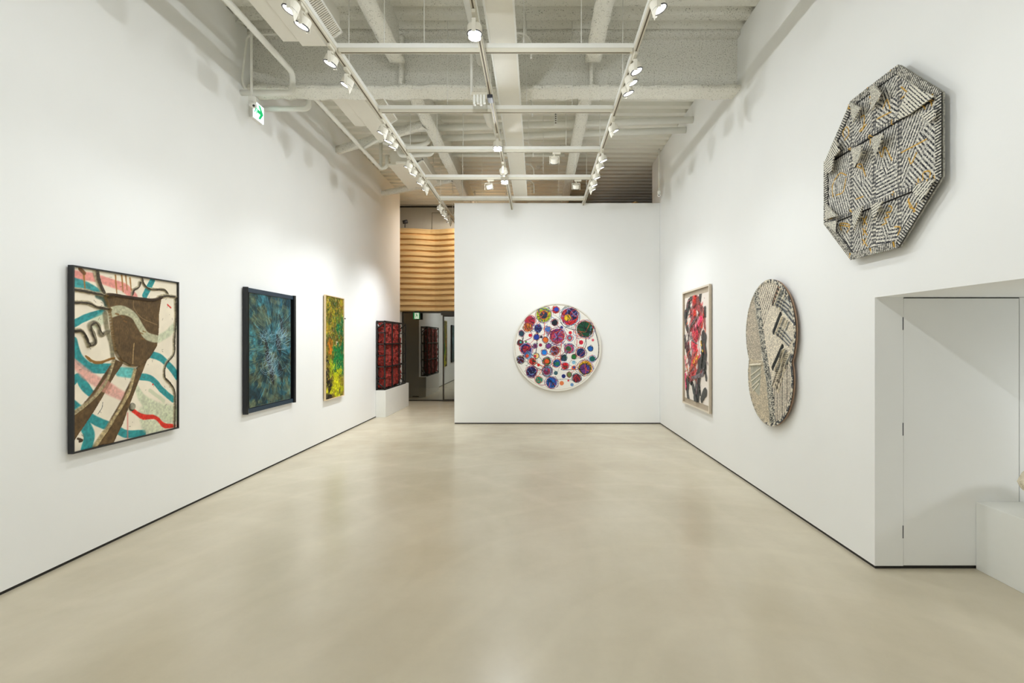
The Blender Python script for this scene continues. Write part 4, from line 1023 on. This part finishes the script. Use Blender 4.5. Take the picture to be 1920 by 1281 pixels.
for pts, w, c_ in [(((205,195),(190,260),(195,340),(175,420)), .07, (178, 42, 46)), (((200,230),(235,300),(240,400),(225,480)), .09, (150, 62, 62)), (((185,340),(200,450),(190,560),(195,680)), .13, (128, 52, 56)),
                   (((205,215),(200,280),(205,330)), .045, (222, 58, 44)), (((225,230),(262,320),(272,430)), .035, (140, 70, 64)), (((215,480),(195,560),(200,640)), .09, (196, 52, 74)), (((150,560),(165,660),(185,740)), .08, (92, 52, 56)),
                   (((245,370),(215,420),(190,470)), .05, (226, 50, 92)), (((240,370),(205,440)), .03, (240, 120, 140)), (((265,330),(250,430)), .02, (190, 52, 40)), (((190,540),(205,640)), .05, (226, 84, 110)),
                   (((132,770),(138,850)), .055, (224, 56, 104)), (((130,640),(136,700)), .04, (226, 120, 130)), (((215,655),(190,700),(160,760)), .05, (188, 92, 62)), (((222,640),(205,680)), .030, (238, 176, 50)),
                   (((205,740),(175,790)), .05, (150, 70, 72)), (((145,700),(150,780)), .02, (180, 110, 60))]:
    C.stroke(q(*pts), w*1.1, c_, .95, .3, h=.010, edge=.6, grain=.6, gs=55)
rs = np.random.RandomState(21)
for k in range(150):
    zx, zy = rs.normal(198, 26), rs.uniform(230, 780); L = rs.uniform(20, 80); an = rs.normal(1.75, .3)
    c_ = [(60, 44, 46), (206, 60, 66), (226, 110, 120), (120, 60, 60), (230, 96, 60), (150, 130, 130)][rs.randint(6)]
    C.stroke(q((zx, zy), (zx+math.cos(an)*L*.5+rs.normal(0, 3), zy+math.sin(an)*L*.5), (zx+math.cos(an)*L, zy+math.sin(an)*L)), [.006, rs.uniform(.012, .026), .006], c_, .7, .6, h=.003, edge=.6, grain=.4)
for pts, w, c_ in [(((235,330),(195,400),(160,470),(150,600)), [.02,.03,.03,.02], (112, 96, 96)), (((160,485),(190,510),(215,545)), [.02,.03,.01], (120, 108, 108)), (((190,785),(225,775),(260,760),(275,720)), [.03,.035,.03,.015], (118, 110, 116)),
                   (((248,530),(252,555)), .02, (232, 190, 60)), (((260,590),(262,600)), .012, (232, 190, 60)), (((212,560),(214,590)), .03, (210, 50, 60)), (((226,780),(215,900)), .012, (150, 130, 140))]:
    C.stroke(q(*pts), w, c_, .95, .3, h=.012, edge=.3, grain=.3, gs=45)
for k in range(80):
    zx, zy = rs.uniform(125, 285), rs.uniform(190, 980); c_ = [(200, 40, 60), (60, 56, 54), (190, 90, 100)][rs.randint(3)]
    C.stroke(q((zx, zy), (zx+rs.uniform(-5, 5), zy+rs.uniform(-8, 8))), .004, c_, .9, .5, smooth=False)
C.build('canvas', t_, lambda s_, t, h: (2.340-h, s_, t), rough=0.4, flip=True)

# ---- round painting on the partition
t_ = thing('round_painting', (0.384, 9.64, 1.474), 'round white painting covered in coloured discs and looping lines, on the far partition', 'painting')
cx_, cz_, R_ = 0.387, 1.474, 0.842
ring = lambda y0, y1, r0, r1, n=128: MB().add([(cx_+rr*math.cos(2*math.pi*k/n), yy, cz_+rr*math.sin(2*math.pi*k/n)) for rr, yy in ((r0, y0), (r1, y0), (r1, y1), (r0, y1)) for k in range(n)],
    [(j*n+k, j*n+(k+1) % n, ((j+1) % 4)*n+(k+1) % n, ((j+1) % 4)*n+k) for j in range(4) for k in range(n)])
ring(9.578, 9.632, R_-.022, R_).build('rim', M_taupel, t_)
ring(9.574, 9.579, R_-.020, R_-.004).build('rim_face', M_white, t_)
mb = MB().add([(cx_+(R_-.02)*math.cos(2*math.pi*k/96), yy, cz_+(R_-.02)*math.sin(2*math.pi*k/96)) for yy in (9.590, 9.628) for k in range(96)],
    [tuple(range(96)), tuple(reversed(range(96, 192)))]+[(k, (k+1) % 96, 96+(k+1) % 96, 96+k) for k in range(96)])
mb.build('panel', M_plinth, t_)
MB().box(cx_-.4, cx_+.4, 9.630, 9.6395, cz_+.1, cz_+.4).build('hanging_batten', M_taupe, t_)
C = Canvas(cx_-R_, cx_+R_, cz_-R_, cz_+R_, 0.0042, (240, 238, 232))
sc = 82.4*6.1/R_   # close-view pixels per metre
Q = lambda x, y: (cx_+(x-640)/sc, cz_-(y-618)/sc)
discs = [(485,245,85,(176,196,42)),(487,248,42,(36,50,84)),(622,188,40,(198,36,56)),(630,185,26,(48,70,180)),(778,268,97,(214,38,46)),(800,240,68,(40,36,92)),(757,283,38,(236,196,40)),
 (957,413,96,(22,82,54)),(325,320,58,(176,38,66)),(305,390,48,(220,128,42)),(420,402,44,(44,42,110)),(232,460,34,(34,70,88)),(530,412,34,(60,120,196)),(610,335,36,(24,40,52)),
 (640,490,85,(140,36,92)),(645,500,60,(170,50,120)),(330,481,20,(214,34,44)),(402,502,34,(36,60,160)),(458,500,16,(34,30,50)),(506,534,34,(228,112,44)),(788,452,20,(220,34,52)),(782,512,32,(190,36,60)),(782,512,20,(110,150,170)),
 (215,568,32,(96,30,50)),(222,560,14,(70,180,170)),(282,556,13,(60,140,50)),(283,640,64,(46,44,130)),(283,640,40,(160,36,70)),(385,606,28,(100,40,90)),(448,592,20,(150,36,70)),(305,706,40,(100,150,196)),(296,716,20,(220,70,40)),
 (222,760,42,(98,28,46)),(490,676,33,(24,130,224)),(612,655,50,(150,50,46)),(775,632,52,(190,60,110)),(768,636,34,(50,90,50)),(910,678,50,(34,42,116)),(912,562,26,(206,34,60)),(1018,632,28,(24,96,180)),(1046,536,16,(220,90,110)),
 (830,726,28,(28,122,54)),(714,740,36,(50,72,84)),(730,832,38,(222,26,40)),(828,790,22,(140,196,226)),(1040,748,34,(20,98,90)),(355,780,38,(214,56,40)),(400,715,30,(240,206,130)),(386,720,16,(216,40,40)),(520,780,46,(90,150,60)),(520,778,28,(228,90,40)),
 (635,800,44,(44,90,170)),(640,806,24,(30,120,90)),(426,820,18,(216,44,36)),(345,900,60,(36,30,86)),(432,992,37,(40,150,120)),(525,890,56,(120,150,180)),(520,895,36,(150,40,80)),(623,912,24,(60,100,110)),(575,1020,62,(26,104,196)),
 (828,852,26,(226,90,50)),(830,848,14,(40,90,190)),(958,852,80,(236,180,36)),(955,865,58,(110,56,130)),(712,948,24,(34,46,120)),(776,932,28,(110,130,70)),(862,970,48,(130,34,64)),(690,1028,26,(232,130,80)),(808,1045,20,(110,150,200)),(766,998,12,(206,36,56)),(690,390,18,(60,50,120)),(540,605,28,(120,60,140))]
rs = np.random.RandomState(17)
pal = [(30, 30, 40), (200, 40, 40), (40, 60, 150), (30, 30, 40), (230, 90, 50), (110, 140, 200), (24, 80, 60), (30, 30, 40), (150, 40, 90)]
def loop(x, y, r, n, c_, w, jit=.12, al=.9):
    pts = []; ph = rs.uniform(0, 6.28); ex = rs.uniform(.9, 1.15)
    for k in range(n+1):
        a = ph+2*math.pi*k/n*rs.choice([1.0, 1.0, .8]); rr = r*(1+rs.normal(0, jit)); pts.append(Q(x+math.cos(a)*rr*ex, y+math.sin(a)*rr))
    C.stroke(pts, w, c_, al, .4)
big = [d_ for d_ in discs if d_[2] >= 30]
for k in range(120):     # connecting lines
    a, b_ = rs.randint(len(big), size=2); a, b_ = big[a], big[b_]
    if math.hypot(a[0]-b_[0], a[1]-b_[1]) >  290: continue
    m1 = ((a[0]+b_[0])/2+rs.normal(0, 50), (a[1]+b_[1])/2+rs.normal(0, 50))
    C.stroke([Q(a[0]+rs.normal(0, 14), a[1]), Q(*m1), Q(b_[0], b_[1]+rs.normal(0, 14))], rs.uniform(.004, .008), pal[rs.randint(len(pal))], .95, .4)
for x, y, r, c_ in discs:
    C.disc(Q(x, y), r/sc, c_)
    if r >= 28:
        for k in range(3 if r < 45 else 5): loop(x, y, r*rs.uniform(1.0, 1.2), 9, pal[rs.randint(len(pal))], rs.uniform(.0025, .005), .07)
    if r >= 36:
        for k in range(int(r/6)):
            a = rs.uniform(0, 6.28, 2); m1 = rs.normal(0, .35, 2)*r
            cc_ = (np.array(c_)*rs.uniform(.35, 1.0)) if rs.rand() < .5 else pal[rs.randint(len(pal))]
            C.stroke([Q(x+math.cos(a[0])*r*.9, y+math.sin(a[0])*r*.9), Q(x+m1[0], y+m1[1]), Q(x+math.cos(a[1])*r*.9, y+math.sin(a[1])*r*.9)], rs.uniform(.004, .011), cc_, .85, .35)
C.stroke([Q(1050, 370), Q(1085, 470), Q(1112, 600), Q(1105, 720), Q(1075, 760)], .008, (24, 24, 44), 1, .3)
C.stroke([Q(680, 330), Q(720, 380), Q(800, 410), Q(870, 425)], .006, (30, 40, 60), 1, .3)
C.stroke([Q(560, 960), Q(640, 985), Q(740, 980), Q(830, 1000)], .004, (50, 50, 70), 1, .3)
C.stroke([Q(860, 480), Q(865, 560), Q(862, 610), Q(930, 620)], .006, (206, 50, 60), 1, .3)
C.stroke([Q(690, 560), Q(680, 650), Q(675, 760), Q(700, 860)], .006, (220, 60, 50), 1, .3)
C.stroke([Q(965, 510), Q(970, 580), Q(950, 640)], .006, (28, 30, 50), 1, .3)
for k in range(40):
    a = rs.uniform(0, 6.28); rr = rs.uniform(0, .86)*R_*sc; x, y = 640+math.cos(a)*rr, 618+math.sin(a)*rr
    if math.hypot(x-640, y-618) < 440: loop(x, y, rs.uniform(18, 46), 8, pal[rs.randint(len(pal))], .0028, .18, .85)
rad = np.hypot(C.S-cx_, C.T-cz_)
C.stroke([(cx_+(R_-.034)*math.cos(a), cz_+(R_-.034)*math.sin(a)) for a in np.linspace(0, 2*math.pi, 60)], .003, (176, 156, 118), .9, .5)
C.build('canvas', t_, lambda s_, t, h: (s_, 9.588-h, t), rough=0.5, mask=rad < R_-.012)

# ------------------------------------------------------------------ patterned relief panels on the right wall
def glyph(Sx, Tx, ang, pitch, seed, jit=0.35):
    """bands of tiny printed marks: returns darkness 0..1 and the band index"""
    ca, sa = math.cos(ang), math.sin(ang)
    a = Sx*ca+Tx*sa; b_ = -Sx*sa+Tx*ca
    band = np.floor(b_/pitch); f = b_/pitch-band
    cell = np.floor(a/(pitch*.52)+band*7.3)
    h1 = np.abs(np.sin(cell*12.9898+band*78.233+seed)*43758.5453) % 1
    h2 = np.abs(np.sin(cell*39.346+band*11.135+seed*2)*24634.6345) % 1
    g = vnoise(a, b_, 1.9/pitch, seed % 97)
    ink = (g > .46+.16*(h1-.5)) | (h2 > .82)
    gap = (f < .10) | (f > .90)
    return np.where(gap, 0, ink.astype(float)), band, f
def pattern(C, mask, ang, pitch, seed, pale=(238, 234, 222), ink=(38, 40, 48), mid=None, contrast=1.0, mode=2):
    d, band, f = glyph(C.S, C.T, ang, pitch, seed)
    par = (band % mode == 0)
    if mode == 2: contrast = contrast*1.0
    base = np.where(par[..., None], np.array(pale, float), np.array(mid if mid is not None else pale, float))
    amt = np.where(par, d*(.24 if mode == 2 else .55)*contrast, np.clip(d*.62+.36, 0, 1)*contrast)
    col = base*(1-amt[..., None])+np.array(ink, float)*amt[..., None]
    edge = ((f < .10) | (f > .93)) & ~par
    col = np.where(edge[..., None], np.array(ink, float)*.8+20, col)
    C.c = np.where(mask[..., None], col, C.c)
    C.h = np.where(mask, np.where(par, .0022, 0), C.h)

# octagon
oc, oz, AP = 3.44, 2.778, 0.588; hs = AP*math.tan(math.pi/8); XO = 2.312
t_ = thing('octagonal_relief', (XR, oc, oz), 'octagonal black and white patterned relief panel with gold marks, high on the right wall', 'wall relief', 'patterned relief panels on the right wall')
octv = [(-hs, AP), (hs, AP), (AP, hs), (AP, -hs), (hs, -AP), (-hs, -AP), (-AP, -hs), (-AP, hs)]   # u to the right as one faces the wall
fo = lambda u, v, d: (XO+d, oc-u, oz+v)
M_edge = mat('patterned_edge', (150, 148, 138), 0.8, var=0.5, vscale=90)
MB().prism([(u*.99, v*.99) for u, v in octv], fo, 0.003, 0.014).build('panel', M_edge, t_)
MB().prism([(u*.72, v*.72) for u, v in octv], fo, 0.014, XR-XO-0.001).build('backing', M_plinth, t_)
C = Canvas(oc-AP, oc+AP, oz-AP, oz+AP, 0.0026, (215, 210, 196))
U = -(C.S-oc); V = C.T-oz
colu = np.digitize(U, [-hs, 0, hs]); rowv = np.digitize(V, [-hs, hs])
inoct = (np.abs(U) < AP) & (np.abs(V) < AP) & (np.abs(U)+np.abs(V) < AP*math.sqrt(2))
angs = {(0,2): (1.15,-.9), (1,2): (1.25,.5), (2,2): (.75,-.75), (3,2): (-.55,.9), (0,1): (1.2,-1.2), (1,1): (.9,-.9), (2,1): (1.2,.05), (3,1): (-.85,1.0), (0,0): (-.9,1.0), (1,0): (1.1,.9), (2,0): (.85,-.1), (3,0): (-.8,.8)}
for (cu, rv), (a1, a2) in angs.items():
    m = (colu == cu) & (rowv == rv)
    cu0 = [-.42, -.12, .12, .42][cu]; cv0 = [-.42, 0, .42][rv]
    half = (U-cu0)*math.cos(a1+.3)+(V-cv0)*math.sin(a1+.3) > (.02 if rv != 1 else -.02)
    pattern(C, m & half, -a1+math.pi, .0122, cu*5+rv*13+1)
    pattern(C, m & ~half, -a2+math.pi, .0122, cu*7+rv*11+2)
    # chevron nested inside
    third = (np.abs(U-cu0)*1.0+np.abs(V-cv0)*.45 < .045) & m
    pattern(C, third, math.pi/2-.2*cu, .0122, cu+rv*3+40)
def seam(cond, ang, seed, pale=(226, 221, 208)):
    pattern(C, cond, ang, .024, seed, pale, mode=1)
    d, band, f = glyph(C.S, C.T, ang, .026, seed+9)
    lad = (((C.S if abs(ang) < .1 else C.T)/.026) % 1 < .5)
    C.c = np.where((cond & lad)[..., None], C.c*.45+np.array((20, 22, 28))*.55*1, C.c)

for k, u0 in enumerate((-hs, 0, hs)): seam(np.abs(U-u0) < .021, math.pi/2, 60+k)
for k, v0 in enumerate((-hs, hs)): seam(np.abs(V-v0) < .017, 0, 70+k); 
for v0 in (-hs, hs):
    m = (np.abs(V-v0+.019) < .004); C.c = np.where(m[..., None], np.array((40, 40, 42.)), C.c); C.h = np.where(np.abs(V-v0) < .018, .014, C.h)
# thick braided border
dd = np.minimum(np.minimum(AP-np.abs(U), AP-np.abs(V)), AP-(np.abs(U)+np.abs(V))/math.sqrt(2))
sector = np.round(np.arctan2(V, U)/(math.pi/4)); sa_ = sector*math.pi/4
along = -U*np.sin(sa_)+V*np.cos(sa_)
bord = dd < .052
st = ((along/.0175+dd*5) % 1) < .50
wv = vnoise(U+3, V+3, 120, 77)
bc_ = np.where(st[..., None], np.array((48, 50, 56.)), np.array((228, 224, 212.)))*(1-.35*(wv > .6)[..., None])
C.c = np.where(bord[..., None], bc_, C.c); C.h = np.where(bord, .008+.004*(~st), C.h)
C.c = np.where(((dd > .052) & (dd < .057))[..., None], np.array((30, 30, 34.)), C.c)
# gold marks, copied as loose strokes
GO = (214, 164, 62)
q = pmap(1520, 110, 3.2037, 2.305)
for p in [((540,240),(580,205)),((540,170),(578,205)),((638,228),(684,302)),((575,300),(556,345)),((360,235),(372,265)),((350,232),(380,240)),((355,270),(378,242)),
          ((395,362),(478,320)),((430,300),(455,245),(472,300)),((298,350),(318,345),(312,420),(290,435),(330,395)),((195,470),(190,440),(215,410),(225,455),(200,490)),
          ((540,565),(690,485)),((585,595),(600,630),(632,565)),((410,560),(425,590),(440,530),(485,610)),((300,660),(272,645),(300,635),(325,705)),((130,830),(128,760),(170,690),(210,700)),
          ((150,820),(190,800),(210,720)),((85,960),(130,960)),((352,520),(360,460),(395,500)),((235,540),(262,580),(245,535)),((232,910),(262,925)),((268,845),(312,828)),
          ((308,955),(335,1000)),((330,950),(310,1000)),((308,1020),(335,1060)),((330,1015),(310,1060)),((308,1085),(335,1125)),((330,1080),(310,1120)),
          ((465,885),(480,890),(478,920),(450,925),(465,950),(440,960),(450,985),(425,1000)),((585,840),(590,890),(612,900)),((580,850),(625,920),(630,870)),((675,680),(712,680),(705,750)),((640,720),(645,760)),((670,690),(668,740)),
          ((175,1000),(230,1010)),((180,1030),(175,990),(230,1000),(215,1045)),((230,255),(232,300)),((226,298),(258,302)),((500,1010),(535,1015),(520,1060)),((490,50),(482,75)),((350,160),(345,180)),((735,215),(730,250)),((495,368),(492,395)),((745,690),(748,725)),((492,798),(500,820)),((500,1100),(506,1130)),((360,1140),(368,1165)),((240,1170),(236,1195)),((355,225),(372,255)),((718,250),(722,285)),((125,590),(128,660)),((100,620),(98,670))]:
    C.stroke(q(*p), .0052, GO, .95, .5, h=.003)
C.build('patterned_front', t_, lambda s_, t, h: (XO-h, s_, t), mask=inoct, flip=True, rough=.8)
# raised flaps: folded wedges standing off the panel
def flap_material(k):
    m = bpy.data.materials.new('striped_flap'); m.use_nodes = True; nt = m.node_tree; b = nt.nodes['Principled BSDF']; b.inputs['Roughness'].default_value = .8
    tc = nt.nodes.new('ShaderNodeTexCoord'); mp = nt.nodes.new('ShaderNodeMapping'); mp.inputs['Rotation'].default_value = (0.5+k*.9, 0, 0)
    nt.links.new(tc.outputs['Object'], mp.inputs['Vector'])
    w = nt.nodes.new('ShaderNodeTexWave'); w.bands_direction = 'Z'; w.inputs['Scale'].default_value = 17; w.inputs['Distortion'].default_value = 0
    nt.links.new(mp.outputs[0], w.inputs['Vector'])
    n = nt.nodes.new('ShaderNodeTexNoise'); n.inputs['Scale'].default_value = 130; n.inputs['Detail'].default_value = 1; nt.links.new(tc.outputs['Object'], n.inputs['Vector'])
    a = nt.nodes.new('ShaderNodeMath'); a.operation = 'MULTIPLY_ADD'; a.inputs[1].default_value = .42; nt.links.new(w.outputs['Fac'], a.inputs[0]); nt.links.new(n.outputs[0], a.inputs[2])
    r = nt.nodes.new('ShaderNodeValToRGB'); r.color_ramp.elements[0].position = .58; r.color_ramp.elements[1].position = .66
    r.color_ramp.elements[0].color = (*lin((44, 45, 52)), 1); r.color_ramp.elements[1].color = (*lin((224, 220, 206)), 1)
    nt.links.new(a.outputs[0], r.inputs[0]); nt.links.new(r.outputs[0], b.inputs['Base Color']); return m
fm = [flap_material(k) for k in range(4)]
flaps = [((378,150),(425,212),(362,312),(356,175)), ((236,262),(300,295),(250,385),(238,300)), ((145,475),(170,555),(132,598),(88,610)), ((77,620),(138,588),(122,682),(85,690)),
         ((240,542),(305,515),(302,560),(262,660)), ((372,470),(437,445),(388,590),(362,505)), ((600,150),(735,228),(590,335),(512,372),(548,262)), ((648,340),(742,298),(742,352),(712,385)),
         ((88,872),(156,945),(82,968)), ((82,985),(155,972),(150,1042),(118,1020)), ((248,918),(312,885),(256,1032)), ((358,876),(430,855),(375,968)), ((620,762),(742,722),(660,862),(610,800))]
hts = [.055, .055, .045, .045, .06, .06, .022, .03, .045, .045, .055, .055, .018]
for k, (pl, ht) in enumerate(zip(flaps, hts)):
    n = len(pl); mb = MB(); xr = max(p_[0] for p_ in pl); xl = min(p_[0] for p_ in pl)
    top = []; bot = []; qq = []
    for zx, zy in pl:
        lift = .016 + ht*(.35+.65*(zx-xl)/(xr-xl))
        (a, b_), = pmap(1520, 110, 3.2037, XO-lift)((zx, zy)); qq.append((a, b_))
        top.append((XO-lift, a, b_)); bot.append((XO-lift+.010, a, b_))
    mb.add(top+bot, [tuple(range(n)), tuple(reversed(range(n, 2*n)))]+[(i, i+n, (i+1) % n+n, (i+1) % n) for i in range(n)])
    # triangular stay underneath joining leaf and panel
    fa = (sum(p_[0] for p_ in qq)/n, sum(p_[1] for p_ in qq)/n)
    mb.box(XO-.016-ht*.55, XO+.002, fa[0]-.006, fa[0]+.006, fa[1]-.012, fa[1]+.012)
    mb.build('flap', fm[k % 4], t_)

# double disc panel
t_ = thing('double_disc_relief', (XR, 5.01, 1.48), 'tall cream and grey patterned relief panel of two overlapping discs, right wall', 'wall relief', 'patterned relief panels on the right wall')
XD = 2.318; c1, r1_, c2, r2_ = (5.012, 1.678), .535, (5.008, 1.237), .487
def outline(shrink):
    pts = []
    N = 160
    for k in range(N):
        a = 2*math.pi*k/N; d_ = (math.cos(a), math.sin(a)); best = 0
        for (cx2, cy2), rr in ((c1, r1_-shrink), (c2, r2_-shrink)):
            ox, oy = 5.01-cx2, 1.42-cy2; bq = ox*d_[0]+oy*d_[1]; cq = ox*ox+oy*oy-rr*rr; D = bq*bq-cq
            if D > 0: best = max(best, -bq+math.sqrt(D))
        pts.append((5.01+d_[0]*best, 1.42+d_[1]*best))
    return pts
MB().prism(outline(.006), lambda a, b_, d: (d, a, b_), XD+.003, XD+.016).build('panel', mat('brown_board_edge', (150, 122, 100), .7), t_)
MB().prism(outline(.16), lambda a, b_, d: (d, a, b_), XD+.016, XR-.001).build('backing', M_plinth, t_)
C = Canvas(4.44, 5.58, .72, 2.24, 0.0029, (218, 206, 184))
Sx, Tx = C.S, C.T
d1 = r1_-np.hypot(Sx-c1[0], Tx-c1[1]); d2 = r2_-np.hypot(Sx-c2[0], Tx-c2[1]); dd = np.maximum(d1, d2); inside = dd > 0
CR, IN, GR = (243, 232, 212), (52, 50, 50), (176, 174, 162)
allm = np.ones(Sx.shape, bool)
def pm(pts): 
    W_, ins = C.poly(pts, CR, mask_only=True); m = np.zeros(Sx.shape, bool); m[W_] = ins; return m
q = pmap(1250, 500, 3.767, 2.313)
pattern(C, allm, 1.35, .0135, 3, CR, IN, CR, .62, mode=1)
pattern(C, pm(q((640,120),(720,80),(800,95),(790,140),(680,430))), -.95, .019, 5, CR, IN, CR, .7, mode=2)
pattern(C, pm(q((690,440),(760,460),(800,560),(750,720),(700,840),(680,600))), 1.57, .0125, 6, CR, IN, CR, .6, mode=1)
pattern(C, pm(q((550,330),(620,200),(665,480),(668,660),(570,650))), .8, .014, 8, (208, 196, 176), IN, (196, 184, 164), .7, mode=1)
pattern(C, pm(q((560,640),(680,670),(715,880),(735,1140),(640,1060),(570,860))), -.5, .015, 9, (216, 202, 176), IN, (200, 186, 160), .6, mode=1)
pattern(C, pm(q((745,880),(830,690),(900,640),(910,800),(850,1080),(770,1130))), 1.57, .0165, 10, CR, IN, (206, 192, 176), .75, mode=2)
pattern(C, pm(q((790,100),(900,260),(905,420),(800,300),(750,250))), .6, .021, 12, (206, 204, 192), (60, 64, 72), (170, 170, 164), .8, mode=2)
# wrinkled dark spine
W0 = q((628,150),(648,300),(668,440),(690,600),(715,760),(735,900),(752,1135))
n4 = fbm(Sx, Tx, 46, 88, 3, .6)
old = C.c.copy(); C.stroke(W0, [.05,.05,.045,.045,.05,.055,.055], (0, 0, 0), 1, .05, edge=.12); sp = C.c[..., 0] < 1; C.c = old
worm = np.abs(n4-.5) < .045
C.c = np.where(sp[..., None], np.where(worm[..., None], np.array((226, 220, 204.)), np.array((84, 86, 86.))*(0.6+.8*n4[..., None])), C.c)
C.h = np.where(sp, .004+.008*worm, C.h)
C.stroke([(a+.045, b_) for a, b_ in W0], .008, (168, 166, 154), .9, .4, h=.008)
# fan with pale rays at lower left
fan = pm(q((590,690),(665,700),(655,915),(600,860)))
C.c = np.where(fan[..., None], np.array((170, 168, 154.))*(.85+.3*n4[..., None]), C.c)
for p in (((595,770),(660,720)),((598,810),(660,760)),((602,850),(655,800)),((610,880),(650,830))): C.stroke(q(*p), .008, (232, 226, 208), 1, .4, h=.008)
C.stroke(q((590,695),(668,690)), .012, (234, 226, 206), 1, .3, h=.016, edge=.5)
# stepped ribs at right: three dark slots with ribbed slopes
for (xa_, ya_), (xb_, yb2) in (((795,140),(752,258)), ((805,340),(758,462)), ((818,568),(752,715))):
    C.stroke(q((xa_-4, ya_), (xb_-4, yb2)), .030, (44, 46, 46), 1, .15, h=-.004, grain=.5, gs=90, smooth=False)
    for j in range(1, 5):
        C.stroke(q((xa_+j*15, ya_+j*13), (xb_+j*15, yb2+j*13)), .010, (222, 212, 188) if j % 2 else (120, 122, 120), .95, .3, h=.020-.003*j, smooth=False, grain=.2)
for (xa_, ya_), (xb_, yb2) in (((770,262),(850,318)), ((775,468),(865,560))):
    for j in range(6): C.stroke(q((xa_+6+j*7, ya_-j*9), (xb_+j*5, yb2-j*9)), .007, (206, 200, 184) if j % 2 else (92, 96, 104), .95, .3, h=.010, smooth=False)
for j in range(14):
    t0 = j/14; C.stroke(q((812-70*t0, 610+200*t0+20), (862-62*t0, 590+200*t0+30)), .004, (96, 92, 84), .9, .4, smooth=False)
for j in range(4): C.stroke(q((828+j*14, 590+j*6), (748+j*12, 840+j*16)), .008, (224, 214, 190) if j % 2 else (130, 124, 112), .8, .4, h=.010, smooth=False)
# rim of rolled marks, darker toward the near side
rim = (dd > 0) & (dd < .018+.022*np.clip((5.25-Sx)/.4, 0, 1))
ra_ = np.arctan2(Tx-1.42, Sx-5.01); nearside = np.clip((5.15-Sx)/.35, 0, 1)
blk = fbm(Sx, Tx, 52, 131, 3, .6) > .47+.06*(1-nearside)
cr_ = np.where(blk[..., None], np.array((70, 72, 76.)), np.array((214, 206, 188.)))
C.c = np.where((rim & (nearside > .25))[..., None], cr_, np.where(rim[..., None], C.c*.7+cr_*.3, C.c)); C.h = np.where(rim, .006+.003*(~blk), C.h)
C.build('patterned_front', t_, lambda s_, t, h: (XD-h, s_, t), mask=inside, flip=True, rough=.85)
